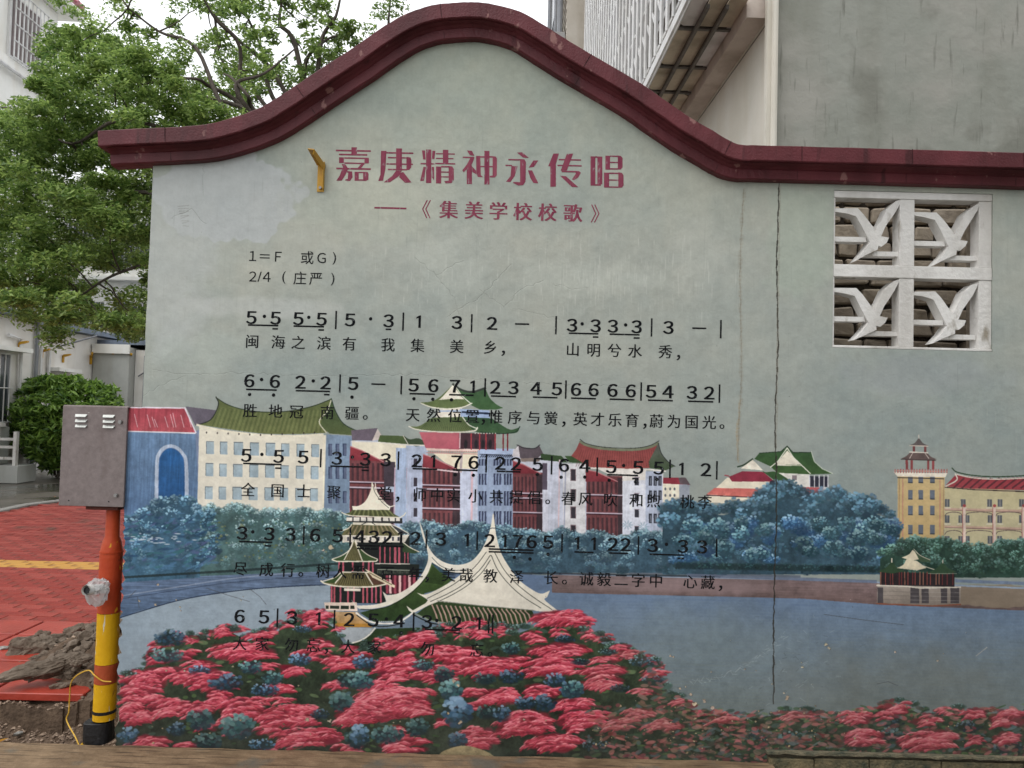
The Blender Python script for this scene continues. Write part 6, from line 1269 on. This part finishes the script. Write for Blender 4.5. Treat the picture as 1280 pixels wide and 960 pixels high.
# open pipe stub wrapped in clear film
PLAST = bpy.data.materials.new('clear_film'); PLAST.use_nodes = True; MATS['clear_film'] = PLAST
t_ = PLAST.node_tree; b_ = t_.nodes['Principled BSDF']; b_.inputs['Base Color'].default_value = (.88, .88, .88, 1); b_.inputs['Roughness'].default_value = .16; b_.inputs['Transmission Weight'].default_value = .25; b_.inputs['Alpha'].default_value = .62; b_.inputs['Specular IOR Level'].default_value = .9; b_.inputs['IOR'].default_value = 1.2
nn = t_.nodes.new('ShaderNodeTexNoise'); nn.inputs['Scale'].default_value = 60; bb = t_.nodes.new('ShaderNodeBump'); bb.inputs['Strength'].default_value = .8; bb.inputs['Distance'].default_value = .01; t_.links.new(nn.outputs['Fac'], bb.inputs['Height']); t_.links.new(bb.outputs[0], b_.inputs['Normal'])
s0 = Vector((pc, PY - .03, pz(733))); s1 = onwall(107.5, 738, PY - .17)
mb = MB(); dr = (s1 - s0).normalized(); mb.tube([s0 - o0, s1 - o0], .0215, 16, caps=False); mb.tube([s1 - o0, s0 - o0], .0175, 16, caps=False); mb.build('pipe_stub', mat('white_pipe', lin((206, 204, 198)), lin((222, 220, 214)), scale=10, rough=.4, bump=.1), post, smooth=True)
mb = MB(); mb.tube([s1 - dr * .012 - o0, s1 - dr * .01 - o0], .0173, 16); mb.build('pipe_dark_disc', BKM, post)  # black disc set in the stub paints the dark of its hollow
r = random.Random(21); mb = MB(); rings = []; nn_ = 22; K_ = 12
up = Vector((0, 0, 1)); sd_ = dr.cross(up).normalized(); up = sd_.cross(dr)
for k in range(K_):
    t = k / (K_ - 1); c = s0.lerp(s1, .18 + .80 * t) - o0; base = (.034 + .010 * math.sin(t * 5)) * (1 if t < .8 else .72)
    for q in range(nn_):
        a = 2 * math.pi * q / nn_; drop = max(0, -math.sin(a)) ** 2 * .030 * math.sin(min(1, t * 1.3) * math.pi); rr_ = base * (1 + r.uniform(-.28, .22)) + drop
        rings.append(tuple(c + sd_ * math.cos(a) * rr_ + up * math.sin(a) * rr_))
mb.add(rings, [(k * nn_ + q, k * nn_ + (q + 1) % nn_, (k + 1) * nn_ + (q + 1) % nn_, (k + 1) * nn_ + q) for k in range(K_ - 1) for q in range(nn_)]); mb.build('plastic_wrap', PLAST, post)
# yellow cord
cp = [((139, 852), -.0), ((128, 851), -.0), ((118, 844), .0), ((111, 838), .04), ((98, 843), .08), ((89, 853), .10), ((87, 872), .12), ((86, 890), .12), ((83, 898), .12), ((86, 907), .1), ((94, 921), .05), ((101, 937), .0)]
pts = [np.array(onwall(x, y, Y)) for (x, y), Y in cp]
mb = MB(); mb.tube([tuple(q) for q in curve(pts, 5)], .0028, 6); cc = mb.build('yellow_cord', mat('yellow_cord', lin((196, 150, 40)), lin((206, 168, 70)), scale=30, rough=.5, bump=0), smooth=True); tag(cc, 'thin yellow cord looped from the post down to the kerb', 'cord')

# ---------------- vegetation ----------------
def leafmat(n, a, b, tr=.35):
    m = mat(n, a, b, scale=1.4, rough=.42, bump=0, island=True, trans=tr, spec=.45); return m
LM1 = leafmat('ficus_leaf', (.07, .15, .035), (.42, .56, .16), .5); LM2 = leafmat('airy_leaf', (.08, .15, .04), (.30, .42, .11), .5); LM3 = leafmat('hedge_leaf', (.03, .085, .016), (.25, .40, .07), .4)
BARK = mat('dark_bark', (.045, .037, .03), (.12, .10, .082), scale=12, rough=.9, bump=.8, stretch=(1, 1, .3))
def leaves(name, clumps, size, m, parent, seed, origin, flat=.55, asp=.42, droop=.0):
    """clumps: (centre, radius, count): thousands of small folded leaves"""
    g = np.random.default_rng(seed); Cn = []; 
    for c, rad, n in clumps:
        d = g.normal(size=(n, 3)); d /= np.linalg.norm(d, axis=1)[:, None]; q = g.random(n) ** .45
        Cn.append(np.array(c) + d * (q * rad)[:, None] * np.array([1.1, 1.1, .72]))
    Cn = np.concatenate(Cn) - np.array(origin); n = len(Cn)
    up = g.normal(size=(n, 3)) * flat; up[:, 2] += 1 - droop; up /= np.linalg.norm(up, axis=1)[:, None]
    t = g.normal(size=(n, 3)); t -= up * (t * up).sum(1)[:, None]; t /= np.linalg.norm(t, axis=1)[:, None]; b = np.cross(up, t)
    s = (size * g.uniform(.65, 1.25, n))[:, None]
    v = np.stack([Cn - t * s, Cn + b * s * asp + up * s * .12, Cn + t * s * 1.05 - up * s * .1, Cn - b * s * asp + up * s * .12], 1).reshape(-1, 3)
    i = np.arange(n) * 4; f = np.stack([i, i + 1, i + 2, i, i + 2, i + 3], 1).reshape(-1)
    me = bpy.data.meshes.new(name); me.vertices.add(4 * n); me.vertices.foreach_set('co', v.astype(np.float32).ravel()); me.loops.add(6 * n); me.loops.foreach_set('vertex_index', f.astype(np.int32)); me.polygons.add(2 * n); me.polygons.foreach_set('loop_start', np.arange(2 * n, dtype=np.int32) * 3); me.update(); me.validate()
    me.materials.append(m); return link(bpy.data.objects.new(name, me), parent)
def ppt(x, y, Y): p = onwall(x, y, Y); return np.array((p.x, p.y, p.z))
def pip(x, y, pl): return inside(x, y, pl)
def scatter(pl, step, r):
    xs = [p[0] for p in pl]; ys = [p[1] for p in pl]; out = []
    y = min(ys)
    while y < max(ys):
        x = min(xs)
        while x < max(xs):
            a, b = x + r.uniform(-.5, .5) * step, y + r.uniform(-.5, .5) * step
            if pip(a, b, pl): out.append((a, b))
            x += step
        y += step
    return out
def limb(mb, a, b, r0, r1, bend=.12, seg=7, rr=None):
    a, b = Vector(a), Vector(b); L_ = (b - a).length; o = Vector((rr.uniform(-1, 1), rr.uniform(-1, 1), rr.uniform(-.3, 1))) * L_ * bend; pts = []
    for i in range(seg + 1):
        t = i / seg; pts.append(a.lerp(b, t) + o * math.sin(t * math.pi) + Vector((rr.uniform(-1, 1), rr.uniform(-1, 1), rr.uniform(-1, 1))) * L_ * .018)
    mb.tube(pts, [r0 + (r1 - r0) * i / seg for i in range(seg + 1)], 6)
# banyan behind the wall
r = random.Random(31)
base = loc(-2.6, 8.0, 0)
tree = thing('banyan_tree', 'big dense green banyan spreading over the left of the mural wall', 'tree', base)
dense = [(-60, 128), (0, 134), (45, 132), (40, 100), (48, 66), (66, 45), (84, 22), (110, 40), (150, 52), (190, 62), (230, 95), (262, 110), (300, 146), (330, 170), (200, 240), (200, 330), (188, 398), (168, 436), (150, 418), (120, 402), (95, 410), (68, 436), (50, 412), (30, 395), (-10, 388), (-60, 380)]
upper = [(70, 0), (84, -40), (330, -40), (345, 110), (300, 140), (250, 110), (190, 58), (120, 42), (86, 18)]
cl = []; nodes = []
for x, y in scatter(dense, 15, r):
    Y = 3.6 + r.uniform(0, 2.2); D = Y + 3.4; rad = r.uniform(12, 23) * D / 960; hole_ = (110 < x < 185 and 335 < y < 385 and r.random() < .55)
    if hole_: continue
    cl.append((ppt(x, y, Y), rad, int(r.uniform(120, 260)))); 
    if r.random() < .22: nodes.append(ppt(x, y, Y))
for x, y in scatter(upper, 17, r):
    if r.random() < (.42 if y < 50 and x > 170 else .16): continue
    Y = 4.4 + r.uniform(0, 2.4); D = Y + 3.4; rad = r.uniform(9, 19) * D / 960
    cl.append((ppt(x, y, Y), rad, int(r.uniform(45, 130))))
    if r.random() < .35: nodes.append(ppt(x, y, Y))
leaves('crown', [(a, b, int(c * 1.3)) for a, b, c in cl], .029, LM1, tree, 5, base)
trunk = MB(); fork = Vector(ppt(352, 190, 4.6))
trunk.tube([base, Vector(base).lerp(fork, .5) + Vector((.15, 0, 0)), fork], [.2, .12, .06], 10)
mains = [((312, 139), (240, 118), (180, 100), (120, 95)), ((300, 130), (262, 108), (236, 98), (150, 110)), ((312, 139), (295, 105), (330, 92), (370, 60)), ((250, 250), (170, 240), (120, 270), (40, 270)), ((260, 330), (190, 330), (140, 345), (100, 370)), ((240, 170), (150, 150), (90, 180), (40, 150)), ((285, 145), (245, 60), (200, 40), (160, 10)), ((300, 135), (300, 60), (270, 25), (250, -10)), ((315, 135), (310, 120), (290, 98), (280, 92))]
mnodes = []
for mi, q in enumerate(mains):
    P4 = [fork] + [Vector(ppt(x, y, 4.5 + .25 * math.sin(mi * 2 + k))) for k, (x, y) in enumerate(q)]
    cpts = curve([np.array(p) for p in P4], 5); n = len(cpts); trunk.tube([tuple(c) for c in cpts], [.024 * (1 - i / n) ** 1.0 + .007 for i in range(n)], 7); mnodes += cpts[6:]
mnodes = np.array(mnodes)
tw = MB()
for nd in nodes:
    j = np.argmin(((mnodes - nd) ** 2).sum(1))
    if np.linalg.norm(mnodes[j] - nd) < .8: limb(tw, mnodes[j], nd, .010, .003, .10, 5, r)
rel(trunk, tree).build('trunk', BARK, tree, smooth=True); rel(tw, tree).build('twigs', BARK, tree)['kind'] = 'stuff'
# light airy tree to the right of it
base = loc(-1.2, 10.5, 0)
tree = thing('airy_tree', 'sparse light green tree with thin dark branches against the white sky', 'tree', base)
airy = [(250, -30), (430, -40), (428, 20), (452, 30), (470, 40), (452, 55), (415, 85), (380, 105), (340, 130), (300, 150), (285, 110), (270, 50)]
cl = []; nodes = []
for x, y in scatter(airy, 15, r):
    if r.random() < (.3 if y < 70 else .05): continue
    if 300 < x < 345 and y < 40 and r.random() < .6: continue
    Y = 6.6 + r.uniform(0, 1.8); D = Y + 3.4; rad = r.uniform(8, 17) * D / 960; cl.append((ppt(x, y, Y), rad, int(r.uniform(40, 100)))); nodes.append(ppt(x, y, Y)) if r.random() < .5 else None
leaves('crown', cl, .044, LM2, tree, 6, base)
trunk = MB(); fork = Vector(ppt(395, 200, 7.2)); trunk.tube([base, fork], [.2, .12], 8); mnodes = []
for mi, q in enumerate([((345, 95), (300, 52), (262, 10), (240, -40)), ((370, 60), (350, 30), (352, 0), (350, -40)), ((340, 120), (330, 70), (318, 40), (300, 0)), ((400, 60), (420, 20), (430, -30)), ((380, 90), (405, 52), (440, 40)), ((330, 130), (310, 100), (280, 80), (270, 50))]):
    P4 = [fork] + [Vector(ppt(x, y, 7.2)) for x, y in q]; cpts = curve([np.array(p) for p in P4], 5); n = len(cpts); trunk.tube([tuple(c) for c in cpts], [.034 * (1 - i / n) + .008 for i in range(n)], 6); mnodes += cpts[4:]
mnodes = np.array(mnodes); tw = MB()
for nd in nodes:
    j = np.argmin(((mnodes - nd) ** 2).sum(1)); limb(tw, mnodes[j], nd, .012, .004, .12, 5, r)
rel(trunk, tree).build('trunk', BARK, tree, smooth=True); rel(tw, tree).build('twigs', BARK, tree)['kind'] = 'stuff'
# wisp of another tree over the coping
base = loc(-1.9, 14, 0)
tree = thing('slender_tree', 'slender pale treetop poking above the middle of the coping', 'tree', base)
cl = []
for x, y in scatter([(464, 30), (470, 5), (478, -40), (510, -40), (508, 8), (490, 22), (470, 36), (462, 50), (455, 60)], 8, r): cl.append((ppt(x, y, 10.6 + r.uniform(-.3, .3)), .11, 26))
leaves('crown', cl, .04, LM2, tree, 7, base)
mb = MB(); t0_ = Vector(ppt(484, 80, 10.6)); mb.tube([base, t0_, Vector(ppt(486, 20, 10.6)), Vector(ppt(492, -40, 10.6))], [.1, .05, .02, .01], 6); rel(mb, tree).build('trunk', BARK, tree, smooth=True)
# hedge bush
base = onground(78, 596, 0)
bush = thing('hedge_shrub', 'rounded broad-leaved shrub behind the metal cabinet', 'shrub', base)
r = random.Random(77); cl = []
bp = [(8, 510), (18, 490), (40, 477), (70, 473), (100, 475), (128, 478), (145, 492), (150, 515), (148, 560), (130, 588), (95, 590), (55, 585), (35, 572), (20, 548), (8, 530)]
Yb = base.y
for x, y in scatter(bp, 9, r):
    cx = (x - 78) / 72; cy = (y - 530) / 60; q = max(0, 1 - cx * cx - cy * cy) ** .5
    for s in (-1, .2): Y = Yb + s * q * 1.0 + r.uniform(-.1, .1); cl.append((ppt(x, y, Y), r.uniform(7, 12) * (Y + 3.4) / 960, 34))
for k in range(26):
    a_ = r.uniform(-.3, 3.4); x, y = 78 + 74 * math.cos(a_) * r.uniform(.9, 1.06), 532 - 58 * math.sin(a_) * r.uniform(.9, 1.08); cl.append((ppt(x, y, Yb + r.uniform(-.5, .4)), .09, 16))
leaves('foliage', cl, .085, LM3, bush, 8, base, flat=.8, asp=.32, droop=.2)
mb = MB()
for k in range(9): limb(mb, base + Vector((r.uniform(-.2, .2), r.uniform(-.2, .2), 0)), Vector(ppt(r.uniform(40, 130), r.uniform(500, 560), Yb)), .03, .008, .08, 5, r)
rel(mb, bush).build('stems', BARK, bush)
# small plant on the overhanging slab
base = loc(1.42, 5.9, 4.95)
pl_ = thing('ledge_plant', 'green plant tuft spilling over the gutter at the top', 'plant', loc(1.24, 5.35, 4.62))
leaves('foliage', [(tuple(loc(1.24 + r.uniform(-.05, .05), 5.3 + r.uniform(-.1, .15), 4.58 + r.uniform(-.05, .2))), .06, 60) for _ in range(8)], .02, LM1, pl_, 9, pl_.location)
MB(lambda x, d, z: tuple(loc(x, d, z) - pl_.location)).tube([(1.27, 5.33, 4.42), (1.25, 5.35, 4.7)], .006, 5).build('stem', BARK, pl_)
# low white railing steps by the outbuilding
st = thing('road_barrier', 'low white slatted barrier at the left edge by the shrub', 'barrier', loc(-7.9, 12.4, 0))
q = Lb(st); WST = MATS['white_plaster']
for z0 in (.40, .60, .74): MB(q).box(-8.95, -8.47, 13.88, 13.93, z0, z0 + .045).build('rail', WST, st)
MB(q).box(-9.04, -8.72, 13.8, 14.05, .98, 1.05).build('top_slab', WST, st); MB(q).box(-8.465, -8.41, 13.86, 13.94, .30, .90).build('post', WST, st); MB(q).box(-9.04, -8.30, 13.75, 14.3, 0, .30).build('plinth', GRW, st); MB(q).box(-9.04, -8.75, 13.95, 14.2, .31, .975).build('core', GRW, st)
# ---------------- plain unseen block added behind the viewer to shade the right of the wall ----------------
op = thing('added_shade_block', 'plain grey unseen block added behind the viewer to shade the right end of the mural wall', 'building', (7, -10, 0))
MB(lambda x, y, z: (x - 7, y + 10, z)).box(1.2, 16, -12, -7.2, 0, 9.5).build('wall', GRYP, op)
for z in (1.2, 4.2, 7.0):
    for x in (2.2, 5.0, 7.8, 10.6, 13.4):
        f = MB(lambda x_, y, z_: (x_ - 7, y + 10, z_)).box(x, x + 1.5, -7.199, -7.15, z, z + 1.5).build('window', WM, op); MB(lambda x_, y, z_: (x_ - 7, y + 10, z_)).box(x + .08, x + 1.42, -7.149, -7.14, z + .08, z + 1.42).build('pane', GL, f)
